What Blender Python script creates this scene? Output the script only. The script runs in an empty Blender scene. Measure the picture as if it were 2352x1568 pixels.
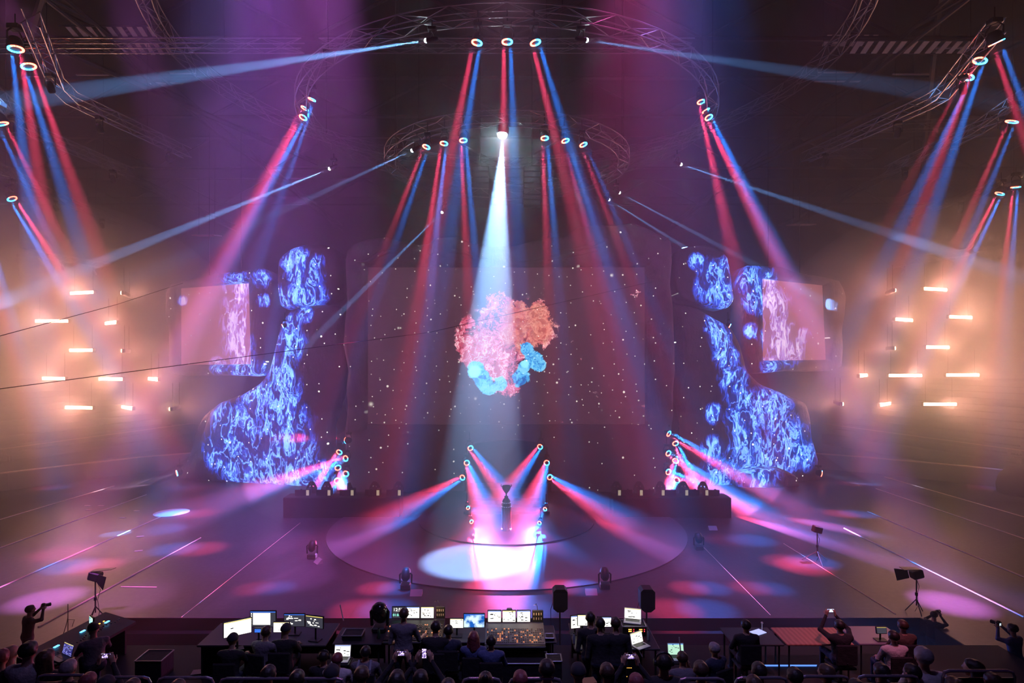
import bpy, bmesh, math, random
from mathutils import Vector, Matrix, noise
random.seed(7)
F, CX, CY, H = 1400.0, 1164.0, 825.0, 8.0      # the lens in pixels of the 2352x1568 frame, eye height over the stage
SC = bpy.context.scene
COL = SC.collection
PI = math.pi

def P(px, py, Y):
    """point of the arena seen at a pixel, Y metres away"""
    return Vector(((px - CX) * Y / F, Y, H - (py - CY) * Y / F))

def FL(px, py, z=0.0):
    """point of a level surface (height z) seen at a pixel"""
    Y = (H - z) * F / (py - CY)
    return Vector(((px - CX) * Y / F, Y, z))

# ------------------------------------------------------------------ camera, world, exposure
cam = bpy.data.cameras.new('camera')
cam.sensor_width = 36.0
cam.lens = 36.0 * F / 2352.0
cam.shift_x = (1176 - CX) / 2352.0
cam.shift_y = (CY - 784) / 2352.0
cam.clip_end = 500
co = bpy.data.objects.new('camera', cam)
co.location = (0, 0, H)
co.rotation_euler = (PI / 2, 0, 0)
COL.objects.link(co)
SC.camera = co
w = bpy.data.worlds.new('world'); SC.world = w; w.use_nodes = True
w.node_tree.nodes['Background'].inputs[0].default_value = (0.055, 0.018, 0.10, 1)
w.node_tree.nodes['Background'].inputs[1].default_value = 0.12
vs = SC.view_settings
vs.view_transform = 'Standard'; vs.look = 'None'; vs.gamma = 1; vs.use_curve_mapping = False
vs.exposure = 0.0
SC.cycles.max_bounces = 3
SC.cycles.diffuse_bounces = 1
SC.cycles.glossy_bounces = 2
SC.cycles.volume_bounces = 0
SC.cycles.transmission_bounces = 2
SC.cycles.transparent_max_bounces = 8
SC.cycles.sample_clamp_indirect = 4
SC.cycles.use_adaptive_sampling = True
SC.cycles.adaptive_threshold = 0.025
SC.cycles.caustics_reflective = False
SC.cycles.caustics_refractive = False

# ------------------------------------------------------------------ light
RED, BLU = (1.0, 0.06, 0.17), (0.012, 0.22, 1.0)
WHT, ICE, MAG, PUR = (0.75, 0.88, 1.0), (0.17, 0.42, 1.0), (1.0, 0.12, 0.55), (0.55, 0.16, 1.0)
WARM = (1.0, 0.40, 0.30)

def spot(src, dst, color, power, deg, blend=0.5, size=0.03):
    l = bpy.data.lights.new('spot_lamp', 'SPOT')  # shared by the stage beams and the added fill lamps
    l.color = color; l.energy = power; l.spot_size = math.radians(deg); l.spot_blend = blend
    l.shadow_soft_size = size
    o = bpy.data.objects.new('spot_lamp', l)
    o.location = src
    o.rotation_euler = (Vector(dst) - Vector(src)).to_track_quat('-Z', 'Y').to_euler()
    COL.objects.link(o)
    return o

FIX = []      # every moving light: (position, aim, ring radius, kind)
def twin(src, dst, r, power=1.0, deg=3.2, spread=1.2, kr=1.0, kb=1.0, flip=1, face=None):
    """a ring-shaped wash light: one half throws red, the other blue"""
    src, dst = Vector(src), Vector(dst)
    d = (dst - src).normalized()
    side = d.cross(Vector((0, 1, 0)))
    if side.length < 1e-3: side = Vector((1, 0, 0))
    side.normalize()
    if side.x < 0: side = -side
    side *= flip
    L = (dst - src).length
    off = math.tan(math.radians(spread)) * L
    k = power * 78000
    spot(src + d * 0.12 - side * r * .6, dst - side * off * .85, RED, k * kr, deg * 1.5, 1.0, .07)
    spot(src + d * 0.12 + side * r * .6, dst + side * off * .85, BLU, k * kb, deg * 1.5, 1.0, .07)
    FIX.append((src, dst, r, 'ring', side))

def white(src, dst, power=1.0, deg=1.6, color=ICE, r=0.09):
    src, dst = Vector(src), Vector(dst)
    spot(src + (dst - src).normalized() * 0.25, dst, color, power * 120000, deg, 0.35)
    FIX.append((src, dst, r, 'beam', None))

# over the stage, big ring
YB = 20.6
twin(P(1096, 95, YB), FL(857, 1400), .19, 1.5, 4.6, 1.5)
twin(P(1165, 93, YB), FL(1180, 1400), .19, 1.5, 4.6, 1.5)
twin(P(1229, 95, YB), FL(1583, 1400), .19, 1.5, 4.6, 1.9)
# small ring
YS = 25.2
for (x, y, ex, ey, p) in ((980, 335, 608, 1350, .8), (1020, 327, 887, 1350, 1.3), (1064, 320, 1132, 1350, 1.0),
                          (1251, 315, 1313, 1350, 1.0), (1298, 321, 1607, 1350, 1.1), (1339, 330, 1747, 1350, .9)):
    twin(P(x, y, YS), FL(ex, ey), .17, p, 3.6, 1.3)
# sides of the big ring
for (x, y, ex, ey) in ((717, 226, 370, 1215), (701, 247, 140, 1270), (697, 268, 110, 1375)):
    twin(P(x, y, 28), FL(ex, ey), .19, 3.2, 4.6, .0)
for (x, y, ex, ey) in ((1610, 232, 1845, 1300), (1620, 252, 2140, 1235), (1627, 268, 2180, 1385)):
    twin(P(x, y, 28), FL(ex, ey), .19, 3.2, 4.6, .0)
# side trusses left
for (x, y, Y, ex, ey, p) in ((36, 110, 24, 190, 1300, 2.2), (65, 150, 25, 430, 1260, 2.2), (2, 282, 27, 430, 1180, 1.8), (27, 455, 38, 440, 1120, 1.8)):
    twin(P(x, y, Y), FL(ex, ey), .28, p, 4.6, 1.6, flip=-1)
twin(P(-40, 500, 36), FL(120, 1120), .28, 1.6, 4.6, 1.5)
for (x, y, Y, ex, ey, p) in ((2288, 95, 22, 2700, 1270, 2.6), (2252, 137, 24, 1840, 1290, 2.2), (2224, 175, 26, 1700, 1240, 2.0), (2325, 277, 27, 1950, 1180, 1.8),
                             (2333, 428, 36, 2265, 1120, 1.4), (2297, 443, 37, 1970, 1110, 1.6)):
    twin(P(x, y, Y), FL(ex, ey), .25, p, 4.2, 1.4)
# towers beside the stage, arch
YT = 36.4
for (x, y, ex, ey, eY) in ((797, 1011, 640, 1010, 39), (780, 1037, 690, 1180, 32), (795, 1052, 690, 1090, 33), (776, 1073, 806, 1150, 33), (795, 1087, 740, 1140, 33), (774, 1103, 800, 1150, 33)):
    twin(P(x, y, YT), P(ex, ey, eY), .19, .15 if y < 1020 else 1.3, 7, 1.5)
for (x, y, ex, ey, eY) in ((1535, 995, 1690, 1085, 33), (1551, 1017, 1640, 1200, 31), (1534, 1040, 1830, 1245, 28), (1552, 1057, 1530, 1130, 34), (1534, 1083, 1700, 1160, 31), (1555, 1102, 1530, 1140, 34)):
    twin(P(x, y, YT), P(ex, ey, eY), .19, 1.6, 7, 1.6)
YA = 35.5
for (x, y, ex, ey, k) in ((1080, 1028, 1235, 1235, 1), (1072, 1062, 1150, 1290, 1), (1063, 1096, 760, 1270, 1),
                          (1241, 1025, 1090, 1235, 1), (1256, 1062, 1180, 1290, 1), (1262, 1095, 1590, 1300, 1)):
    twin(P(x, y, YA), FL(ex, ey), .17, .55, 7.5, 1.5)
for (x, y, ex, ey) in ((1074, 1165, 1165, 1240), (1082, 1197, 1175, 1260), (1253, 1168, 1165, 1240), (1240, 1200, 1155, 1260)):
    twin(P(x, y, 30.2 if y < 1180 else 29.0), FL(ex, ey), .1, .03, 24, 6)
# white beams
SPOTSRC = P(1154, 308, 24.8)
spot(SPOTSRC + Vector((0, .2, -.2)), FL(1095, 1290), (0.27, 0.54, 1.0), 210000, 16.0, 0.45, .05)
FIX.append((SPOTSRC, FL(1085, 1300), .2, 'spot', None))
white(P(980, 93, YB), P(150, 215, 26), 9, 3.0)
white(P(1346, 92, YB), P(1800, 160, 24), 2.5, 3.0)
white(P(948, 345, 25.5), P(420, 590, 30), 1.5, 3.2)
white(P(758, 387, 30), P(240, 597, 30), 9, 2.8)
white(P(1016, 487, 35.6), P(800, 700, 33), 3, 2.6)
white(P(1563, 377, 31), P(2070, 545, 34), 5, 2.6)
white(P(1422, 442, 34), P(1720, 600, 38), 3.5, 2.4)
white(P(1398, 458, 34), P(1560, 560, 38), 3.5, 2.4)
# purple shafts from the roof
for (x, y, ex, ey, c, p) in ((620, -60, 560, 1240, PUR, 2.2), (760, -60, 690, 1330, (.7, .16, .9), 1.6), (520, -80, 470, 1200, (.35, .25, 1), 1.0),
                             (1440, -60, 1500, 1400, MAG, .9), (1530, -60, 1600, 1260, (.35, .22, 1), 1.2), (1620, -60, 1700, 1230, (.05, .2, 1), .6)):
    s = P(x, y - 420, 20); spot(s, FL(ex, ey), c, p * 27000, 26, 1.0, .3)

for (x, y, dg) in ((650, 1245, 6), (690, 1325, 6), (300, 1372, 7), (145, 1270, 5), (2200, 1385, 5)):  # unseen front lamps added to brighten the purple floor pools
    p = FL(x, y); spot((p.x * .75, 6, 24), p, (.85, .2, 1), 85000, dg, .9, .1)
BARS = [(187, 672, 75), (118, 737, 80), (185, 804, 75), (122, 869, 75), (253, 870, 75), (350, 870, 55), (180, 936, 78), (290, 936, 58),
        (398, 936, 22), (285, 676, 30), (253, 741, 60), (285, 806, 32),
        (2150, 664, 75), (2050, 670, 30), (2208, 728, 75), (2078, 734, 68), (2155, 797, 75), (2050, 800, 32), (2080, 862, 80), (2212, 861, 80),
        (1985, 862, 52), (2160, 928, 80), (2035, 928, 58), (1930, 925, 26)]
BARY = 41.0
for (x, y, wpx) in BARS:
    p = P(x, y, BARY)
    s = -1 if x < CX else 1
    ang = math.acos(min(1, wpx / 80.0))
    aim = Vector((-s * math.sin(ang), -math.cos(ang), .08))
    spot(p + aim * .3, p + aim * 5, WARM, 1850 * (0.35 + 0.65 * wpx / 80.0), 92, 1.0, .4)

# unseen overhead fill lamps added for the purple ambient light
for (x, y, z, tx, ty, tz, c, pw, dg) in ((-14, 22, 25, -12, 40, 6, PUR, 1300, 60), (14, 22, 25, 12, 40, 6, (.8, .16, .7), 1100, 60), (0, 12, 17, 0, 37, 8, (.9, .40, .7), 2600, 50), (-22, 26, 24, -20, 40, 10, (.8, .15, .7), 1900, 70), (0, 14, 25, 0, 17, 0, (.8, .25, .7), 500, 90),
                                            (1, 7, 19, 0, 11, 1.5, (.42, .36, 1), 2600, 60), (8, 8, 18, 7.6, 13, 2, (1, .25, .42), 4500, 18)):  # added fills too: bluish over the crew, pink on the tables
    spot((x, y, z), (tx, ty, tz), c, pw, dg, 1.0, .5)

# ================================================================== helpers
class NT:
    """small helper for writing node materials"""
    def __init__(s, m):
        m.use_nodes = True
        s.t = m.node_tree; s.t.nodes.clear()
        s.out = s.t.nodes.new('ShaderNodeOutputMaterial')
    def n(s, kind, **kw):
        nd = s.t.nodes.new(kind)
        ins = kw.pop('i', {})
        for k, v in kw.items(): setattr(nd, k, v)
        for k, v in ins.items():
            sock = nd.inputs[k]
            if hasattr(v, 'is_output') or isinstance(v, bpy.types.NodeSocket): s.t.links.new(v, sock)
            else: sock.default_value = v
        return nd
    def math(s, op, a, b=0.0, c=None, clamp=False):
        i = {0: a, 1: b}
        if c is not None: i[2] = c
        return s.n('ShaderNodeMath', operation=op, use_clamp=clamp, i=i).outputs[0]
    def mix(s, f, a, b):
        nd = s.n('ShaderNodeMix', data_type='RGBA', i={0: f})
        for k, v in ((6, a), (7, b)):
            if isinstance(v, bpy.types.NodeSocket): s.t.links.new(v, nd.inputs[k])
            else: nd.inputs[k].default_value = (*v, 1)
        return nd.outputs[2]
    def link(s, a, b): s.t.links.new(a, b)

MATS = {}
def mat(name, col=(.5, .5, .5), rough=.6, metal=0.0, emit=None, es=0.0, nscale=0.0, namt=.25, bump=0.0):
    if name in MATS: return MATS[name]
    m = bpy.data.materials.new(name); g = NT(m)
    b = g.n('ShaderNodeBsdfPrincipled', i={'Roughness': rough, 'Metallic': metal})
    b.inputs['Base Color'].default_value = (*col, 1)
    if nscale:
        tc = g.n('ShaderNodeTexCoord')
        nz = g.n('ShaderNodeTexNoise', i={'Vector': tc.outputs['Object'], 'Scale': nscale, 'Detail': 4.0})
        c2 = tuple(max(0, c * (1 - namt)) for c in col)
        g.link(g.mix(nz.outputs['Fac'], c2, tuple(min(1, c * (1 + namt)) for c in col)), b.inputs['Base Color'])
        if bump:
            bp = g.n('ShaderNodeBump', i={'Height': nz.outputs['Fac'], 'Strength': bump, 'Distance': .1})
            g.link(bp.outputs[0], b.inputs['Normal'])
    if emit:
        b.inputs['Emission Color'].default_value = (*emit, 1); b.inputs['Emission Strength'].default_value = es
    g.link(b.outputs[0], g.out.inputs['Surface'])
    MATS[name] = m
    return m

class MB:
    """collects shapes, then links them as ONE mesh object"""
    def __init__(s): s.v = []; s.f = []; s.mi = []; s.cur = 0
    def add(s, vs, fs):
        o = len(s.v); s.v += [tuple(v) for v in vs]
        s.f += [tuple(i + o for i in f) for f in fs]; s.mi += [s.cur] * len(fs)
        return s
    def box(s, x0, x1, y0, y1, z0, z1, M=None):
        vs = [Vector(p) for p in ((x0, y0, z0), (x1, y0, z0), (x1, y1, z0), (x0, y1, z0), (x0, y0, z1), (x1, y0, z1), (x1, y1, z1), (x0, y1, z1))]
        if M: vs = [M @ v for v in vs]
        return s.add(vs, [(0, 3, 2, 1), (4, 5, 6, 7), (0, 1, 5, 4), (1, 2, 6, 5), (2, 3, 7, 6), (3, 0, 4, 7)])
    def bbox(s, cx, cy, cz, w, d, h, b=.02, M=None):
        """box with bevelled vertical and horizontal edges"""
        vs = []
        for z, k in ((-h / 2, 1), (-h / 2 + b, 0), (h / 2 - b, 0), (h / 2, 1)):
            i = b if k else 0
            for (x, y) in ((-w / 2 + b, -d / 2 + i), (w / 2 - b, -d / 2 + i), (w / 2 - i, -d / 2 + b), (w / 2 - i, d / 2 - b),
                           (w / 2 - b, d / 2 - i), (-w / 2 + b, d / 2 - i), (-w / 2 + i, d / 2 - b), (-w / 2 + i, -d / 2 + b)):
                p = Vector((cx + x, cy + y, cz + z)); vs.append(M @ p if M else p)
        fs = [tuple(range(7, -1, -1)), tuple(range(24, 32))]
        for r in range(3):
            for i in range(8):
                j = (i + 1) % 8; fs.append((r * 8 + i, r * 8 + j, r * 8 + 8 + j, r * 8 + 8 + i))
        return s.add(vs, fs)
    def tube(s, pts, r, n=6, closed=False, caps=True):
        pts = [Vector(p) for p in pts]; N = len(pts); vs = []
        rr = r if isinstance(r, (list, tuple)) else [r] * N
        up = None
        for i, p in enumerate(pts):
            a = pts[(i - 1) % N] if (closed or i > 0) else p
            b = pts[(i + 1) % N] if (closed or i < N - 1) else p
            d = (b - a).normalized()
            ref = Vector((0, 0, 1)) if abs(d.z) < .9 else Vector((0, 1, 0))
            if up is None: u = d.cross(ref).normalized()
            else:
                u = up - d * up.dot(d)
                u = u.normalized() if u.length > 1e-5 else d.cross(ref).normalized()
            up = u; w_ = d.cross(u)
            for k in range(n):
                t = 2 * PI * k / n
                vs.append(p + (u * math.cos(t) + w_ * math.sin(t)) * rr[i])
        fs = []
        for i in range(N if closed else N - 1):
            j = (i + 1) % N
            for k in range(n):
                l = (k + 1) % n
                fs.append((i * n + k, i * n + l, j * n + l, j * n + k))
        if not closed and caps:
            fs.append(tuple(range(n - 1, -1, -1))); fs.append(tuple((N - 1) * n + k for k in range(n)))
        return s.add(vs, fs)
    def lathe(s, prof, n=20, M=None):
        """profile of (radius, z) turned about the local z axis"""
        vs = []
        for (r, z) in prof:
            for k in range(n):
                t = 2 * PI * k / n; p = Vector((r * math.cos(t), r * math.sin(t), z)); vs.append(M @ p if M else p)
        fs = []
        for i in range(len(prof) - 1):
            for k in range(n):
                l = (k + 1) % n; fs.append((i * n + k, i * n + l, (i + 1) * n + l, (i + 1) * n + k))
        fs.append(tuple(range(n - 1, -1, -1))); fs.append(tuple((len(prof) - 1) * n + k for k in range(n)))
        return s.add(vs, fs)
    def prism(s, poly, y0, y1, M=None):
        """polygon in x,z pushed from y0 to y1"""
        from mathutils.geometry import tessellate_polygon
        n = len(poly)
        vs = [Vector((x, y0, z)) for x, z in poly] + [Vector((x, y1, z)) for x, z in poly]
        if M: vs = [M @ v for v in vs]
        tr = tessellate_polygon([[Vector((x, z, 0)) for x, z in poly]])
        fs = [tuple(t) for t in tr] + [tuple(i + n for i in reversed(t)) for t in tr]
        fs += [(i, (i + 1) % n, (i + 1) % n + n, i + n) for i in range(n)]
        return s.add(vs, fs)
    def build(s, name, mats, parent=None, smooth=False, fix=True):
        me = bpy.data.meshes.new(name); me.from_pydata(s.v, [], s.f)
        if not isinstance(mats, (list, tuple)): mats = [mats]
        for m in mats: me.materials.append(m)
        me.polygons.foreach_set('material_index', s.mi)
        if smooth: me.polygons.foreach_set('use_smooth', [True] * len(me.polygons))
        if fix:
            bm = bmesh.new(); bm.from_mesh(me); bmesh.ops.recalc_face_normals(bm, faces=bm.faces); bm.to_mesh(me); bm.free()
        me.update()
        o = bpy.data.objects.new(name, me); COL.objects.link(o)
        if parent: o.parent = parent
        return o

def tag(o, label, cat, group=None, kind=None):
    if label: o['label'] = label
    if cat: o['category'] = cat
    if group: o['group'] = group
    if kind: o['kind'] = kind
    return o
def thing(name, label, cat, loc=(0, 0, 0), rz=0.0, group=None):
    o = bpy.data.objects.new(name, None); COL.objects.link(o)
    o.location = loc; o.rotation_euler = (0, 0, rz); o.empty_display_size = .2
    return tag(o, label, cat, group)
def struct(name, mb, m, smooth=False):
    o = mb.build(name, m, None, smooth); o['kind'] = 'structure'; return o
def dup(root, loc, rz, label, group=None, scale=None):
    """a copy of a thing with copies of its parts and sub-parts"""
    def cp(o, par):
        c = o.copy(); COL.objects.link(c)
        if par: c.parent = par
        for ch in kids.get(o.name, ()): cp(ch, c)
        return c
    kids = {}
    for o in list(root.children_recursive): kids.setdefault(o.parent.name, []).append(o)
    r = cp(root, None); r.location = loc
    if rz is not None: r.rotation_euler = (0, 0, rz)
    if scale: r.scale = scale if isinstance(scale, (tuple, list)) else (scale,) * 3
    tag(r, label, None, group)
    return r
def aimM(d, up=(0, 0, 1)):
    """rotation that turns local -Z towards d"""
    return Vector(d).to_track_quat('-Z', 'Y').to_matrix().to_4x4()

# ------------------------------------------------------------------ materials
M_BLACK = mat('black_plastic', (.012, .011, .014), .5)
M_DARK = mat('dark_steel', (.03, .03, .035), .45, .3)
M_ALU = mat('aluminium_tube', (.45, .43, .42), .35, .9)
M_GREY = mat('grey_plastic', (.16, .16, .18), .5)
M_WHITEP = mat('white_plastic', (.7, .7, .7), .4)
M_CASE = mat('flight_case_edge', (.30, .30, .33), .35, .8)
M_CLOTH = mat('black_cloth', (.02, .016, .022), .9, nscale=9, bump=.2)
M_RING_R = mat('red_lamp_segments', (.1, 0, 0), .5, emit=(1, .10, .06), es=15)
M_RING_B = mat('blue_lamp_segments', (0, .05, .1), .5, emit=(.03, .42, 1), es=15)
M_LENS = mat('white_lamp_lens', (.5, .6, .7), .3, emit=(.7, .9, 1), es=60)
M_SPOT = mat('bright_lamp_lens', (.5, .6, .7), .3, emit=(.6, .85, 1), es=260)
M_BAR = mat('warm_lamp_lens', (.5, .4, .3), .3, emit=(1, .55, .25), es=60)

# ------------------------------------------------------------------ haze
hz = bpy.data.materials.new('thin_haze'); g = NT(hz)
v = g.n('ShaderNodeVolumeScatter', i={'Density': .0165, 'Anisotropy': .3})
v.inputs['Color'].default_value = (1, 1, 1, 1)
g.link(v.outputs[0], g.out.inputs['Volume'])
HZ = MB().box(-56, 56, 13, 74, -2.5, 26.5).build('haze', hz)
tag(HZ, 'thin stage haze filling the whole arena', 'haze', kind='stuff')
hb = bpy.data.materials.new('added_thick_haze'); g = NT(hb)
v = g.n('ShaderNodeVolumeScatter', i={'Density': .06, 'Anisotropy': .3}); v.inputs['Color'].default_value = (1, 1, 1, 1)
g.link(v.outputs[0], g.out.inputs['Volume'])
for sx, nm in ((-1, 'left'), (1, 'right')):  # added ellipsoids of denser haze that strengthen glow and beams
    o = MB().lathe([(math.sin(PI * k / 20) * 1.0 + .001, -math.cos(PI * k / 20)) for k in range(21)], 32).build('added_haze_bank', hb)
    o.scale = (12.5, 9, 9.5); o.location = (sx * 29, 38, 8.5)
    if sx < 0:
        c_ = o.copy(); COL.objects.link(c_); c_.data = o.data.copy(); c_.data.materials[0] = hb.copy(); c_.data.materials[0].node_tree.nodes['Volume Scatter'].inputs['Density'].default_value = .018
        c_.scale = (6.5, 5, 10.5); c_.location = (-1, 28.5, 11); tag(c_, 'added column of thicker haze brightening the beams over the round stage', 'haze', kind='stuff')
        d_ = c_.copy(); COL.objects.link(d_); d_.data = o.data.copy(); d_.data.materials[0] = hb.copy(); d_.data.materials[0].node_tree.nodes['Volume Scatter'].inputs['Density'].default_value = .026
        d_.scale = (15, 6.5, 4.2); d_.location = (0, 33, 2.0); tag(d_, 'added low haze brightening the arch beams between the team desks', 'haze', kind='stuff')
    tag(o, 'added bank of thicker haze strengthening the glow of lamp bars on the %s side' % nm, 'haze', kind='stuff')

# ================================================================== the setting
def floor_material():
    m = bpy.data.materials.new('stage_deck'); g = NT(m)
    tc = g.n('ShaderNodeTexCoord')
    nz = g.n('ShaderNodeTexNoise', i={'Vector': tc.outputs['Object'], 'Scale': .7, 'Detail': 6.0})
    n2 = g.n('ShaderNodeTexNoise', i={'Vector': tc.outputs['Object'], 'Scale': 6.0, 'Detail': 3.0})
    br = g.n('ShaderNodeTexBrick', i={'Vector': tc.outputs['Object'], 'Scale': .205, 'Mortar Size': .004, 'Mortar Smooth': .1, 'Bias': 0.0, 'Brick Width': 1.0, 'Row Height': .5})
    br.offset = 0
    br.inputs['Color1'].default_value = (.050, .042, .052, 1); br.inputs['Color2'].default_value = (.056, .048, .058, 1); br.inputs['Mortar'].default_value = (.03, .027, .03, 1)
    c = g.mix(nz.outputs['Fac'], (.042, .035, .043), br.outputs['Color'])
    b = g.n('ShaderNodeBsdfPrincipled', i={'Base Color': c, 'Roughness': g.math('MULTIPLY_ADD', n2.outputs['Fac'], .2, .36)})
    b.inputs['Specular IOR Level'].default_value = .25
    g.link(b.outputs[0], g.out.inputs['Surface'])
    return m
M_FLOOR = floor_material()
PL, PR, PB = -12.3, 12.75, 18.82            # the control pit is cut out of the deck
fl = MB()
fl.add([(-70, PB, 0), (70, PB, 0), (70, 80, 0), (-70, 80, 0)], [(0, 1, 2, 3)])
fl.add([(-70, -6, 0), (PL, -6, 0), (PL, PB, 0), (-70, PB, 0)], [(0, 1, 2, 3)])
fl.add([(PR, -6, 0), (70, -6, 0), (70, PB, 0), (PR, PB, 0)], [(0, 1, 2, 3)])
struct('floor', fl, M_FLOOR)
M_PIT = mat('pit_black', (.012, .010, .013), .8, nscale=3)
struct('floor', MB().box(PL, PR, -6, PB, -1.5, -1.3), M_PIT)
tr = MB().box(PL, PR, PB, PB + .05, -1.3, 0.02).box(PL - .05, PL, -6, PB, -1.3, .02).box(PR, PR + .05, -6, PB, -1.3, .02)
tr.box(PL, PR, PB - .25, PB, -.42, -.36)
struct('trim_1', tr, mat('pit_edge', (.008, .007, .009), .8))
# control platform, audience step
struct('floor', MB().box(-10.6, 11.6, 10.6, 14.4, -1.3, 1.25), M_PIT)
struct('floor', MB().box(-11.5, 12.6, 5.5, 10.55, -1.3, 1.95).box(-11.5, 12.6, 0, 8.6, -1.3, 2.3), M_PIT)
M_WALL = mat('arena_wall', (.022, .017, .021), .9, nscale=.4)
struct('wall_back', MB().box(-70, 70, 75, 75.5, -2, 28), M_WALL)
struct('wall_left', MB().box(-60.5, -60, -8, 75, -2, 28), M_WALL)
struct('wall_right', MB().box(60, 60.5, -8, 75, -2, 28), M_WALL)
M_ROOF = mat('roof_deck', (.014, .011, .015), .9, nscale=2)
struct('ceiling', MB().box(-70, 70, -8, 75, 28, 28.3), M_ROOF)

# rails let into the deck, their warm glint partly put into the colour
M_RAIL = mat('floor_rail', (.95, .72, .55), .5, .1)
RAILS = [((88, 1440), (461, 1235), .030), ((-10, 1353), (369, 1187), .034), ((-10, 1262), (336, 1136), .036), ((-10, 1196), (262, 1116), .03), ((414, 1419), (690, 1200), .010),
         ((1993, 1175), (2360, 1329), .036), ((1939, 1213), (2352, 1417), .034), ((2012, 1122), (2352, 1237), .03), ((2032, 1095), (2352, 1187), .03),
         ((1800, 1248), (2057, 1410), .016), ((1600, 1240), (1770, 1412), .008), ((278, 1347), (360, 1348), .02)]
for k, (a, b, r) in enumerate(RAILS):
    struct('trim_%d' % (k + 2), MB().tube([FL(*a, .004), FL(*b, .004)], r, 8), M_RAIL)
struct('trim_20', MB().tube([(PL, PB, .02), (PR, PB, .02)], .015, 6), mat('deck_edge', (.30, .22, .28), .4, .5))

# round stage discs
def disc(name, cx, cy, r, z, m, label):
    mb = MB().lathe([(r, 0), (r, z), (0.01, z)], 96)
    o = mb.build(name, m); o.location = (cx, cy, 0)
    return tag(o, label, 'stage')
M_DISC = mat('pale_stage_disc', (.13, .115, .14), .42, nscale=1.2, namt=.08)
M_DISC2 = mat('dark_stage_disc', (.06, .05, .07), .35, nscale=1.2, namt=.1)
disc('round_stage', 0, 29.36, 8.35, .05, M_DISC, 'large pale round stage floor in the middle of the arena deck')
disc('inner_stage', 0, 30.35, 4.3, .09, M_DISC2, 'darker round inner stage under the trophy pedestal')
st = thing('stage_steps', 'low steps leading from the arch down to the trophy', 'steps', (0, 31.6, .09))
for k in range(3):
    MB().bbox(0, 0.9 * k, .07 * (k + 1), 4.4 - .35 * k, .9, .14 * (k + 1) - .005, .01).build('step', M_DISC2, st)

# ------------------------------------------------------------------ arena bowl: side boards, stands, seats
M_BOARD = mat('boards', (.22, .17, .16), .5, nscale=1)
M_STEP = mat('stand_concrete', (.10, .08, .08), .85, nscale=2)
for sgn, nm in ((-1, 'left'), (1, 'right')):
    pts = [(-46, 20), (-37, 30), (-30.5, 37.2), (-26, 43), (-20, 47.5), (-8, 50)] if sgn < 0 else [(46, 24), (36.5, 32), (30, 39), (25.5, 43), (20, 46.5), (8, 50)]
    bw = MB(); cp = MB()
    for i in range(len(pts) - 1):
        a, b = Vector((*pts[i], 0)), Vector((*pts[i + 1], 0)); n = (b - a).normalized().cross(Vector((0, 0, 1))) * .06
        bw.add([a - n, b - n, b + n, a + n] + [p + Vector((0, 0, 1.05)) for p in (a - n, b - n, b + n, a + n)], [(0, 3, 2, 1), (4, 5, 6, 7), (0, 1, 5, 4), (1, 2, 6, 5), (2, 3, 7, 6), (3, 0, 4, 7)])
    cp.tube([(x, y, 1.09) for x, y in pts], .06, 8)
    t = thing('rink_boards', 'low rink boards curving round the %s side of the arena floor' % nm, 'barrier')
    bw.build('board_wall', M_BOARD, t); cp.build('cap_rail', mat('board_cap', (.7, .5, .4), .4, .2), t)
    t = thing('seating_stand', 'stepped concrete seating stand on the %s side beyond the boards' % nm, 'stand')
    sm = MB()
    for i in range(12):
        x0 = 33.0 + i * .95; x1 = 33 + (i + 1) * .95 if i < 11 else 58
        y0, y1 = 24 + 0 * i, 58
        # tiers run parallel to the boards at an angle
        a = [Vector((sgn * (x0 + 6), y0, 0)), Vector((sgn * (x1 + 6), y0, 0)), Vector((sgn * (x1 - 3), y1, 0)), Vector((sgn * (x0 - 3), y1, 0))]
        zt = .9 + i * .48
        sm.add(a + [p + Vector((0, 0, zt)) for p in a], [(0, 3, 2, 1), (4, 5, 6, 7), (0, 1, 5, 4), (1, 2, 6, 5), (2, 3, 7, 6), (3, 0, 4, 7)])
    sm.build('tier', M_STEP, t)
    MB().tube([(sgn * 39, 24, 1.9), (sgn * 30, 58, 1.9)], .035, 6).build('front_rail', mat('rail_glint', (.8, .6, .5), .3, .6), t)
seat0 = None
M_SEAT = mat('seat_plastic', (.22, .12, .12), .35)
def seat_mesh():
    mb = MB()
    mb.bbox(0, .0, .42, .44, .42, .06, .02)
    mb.bbox(0, .22, .68, .44, .06, .48, .02, Matrix.Rotation(-.12, 4, 'X'))
    mb.box(-.2, -.17, -.05, .05, 0, .4).box(.17, .2, -.05, .05, 0, .4)
    return mb
k = 0
for sgn, nm in ((-1, 'left'), (1, 'right')):
    for i in range(6):
        for j in range(13):
            y = 31 + j * .95; fr = (y - 24) / 34.0
            x = 33.0 + i * .95 + 6 - 9 * fr + .45
            loc = (sgn * x, y, .9 + i * .48)
            rz = sgn * (-PI / 2 - .26)
            lab = 'empty folding seat in the %s row from the floor, %s seating stand' % (('lowest', 'second', 'third', 'fourth', 'fifth', 'sixth')[i], nm)
            if seat0 is None:
                seat0 = seat_mesh().build('stand_seat', M_SEAT); tag(seat0, lab, 'seat', 'folding seats of the %s stand' % nm); o = seat0
            else:
                o = seat0.copy(); COL.objects.link(o); tag(o, lab, 'seat', 'folding seats of the %s stand' % nm)
            o.location = loc; o.rotation_euler = (0, 0, rz)
dm = MB().lathe([(1.5, 0), (1.55, .5), (1.4, 1.1), (1.0, 1.5), (.3, 1.7), (.02, 1.72)], 28).build('covered_equipment', M_CLOTH, smooth=True)
dm.location = (31.0, 36.2, 0); tag(dm, 'dark rounded heap of covered equipment on the floor before the stand', 'equipment')

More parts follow.
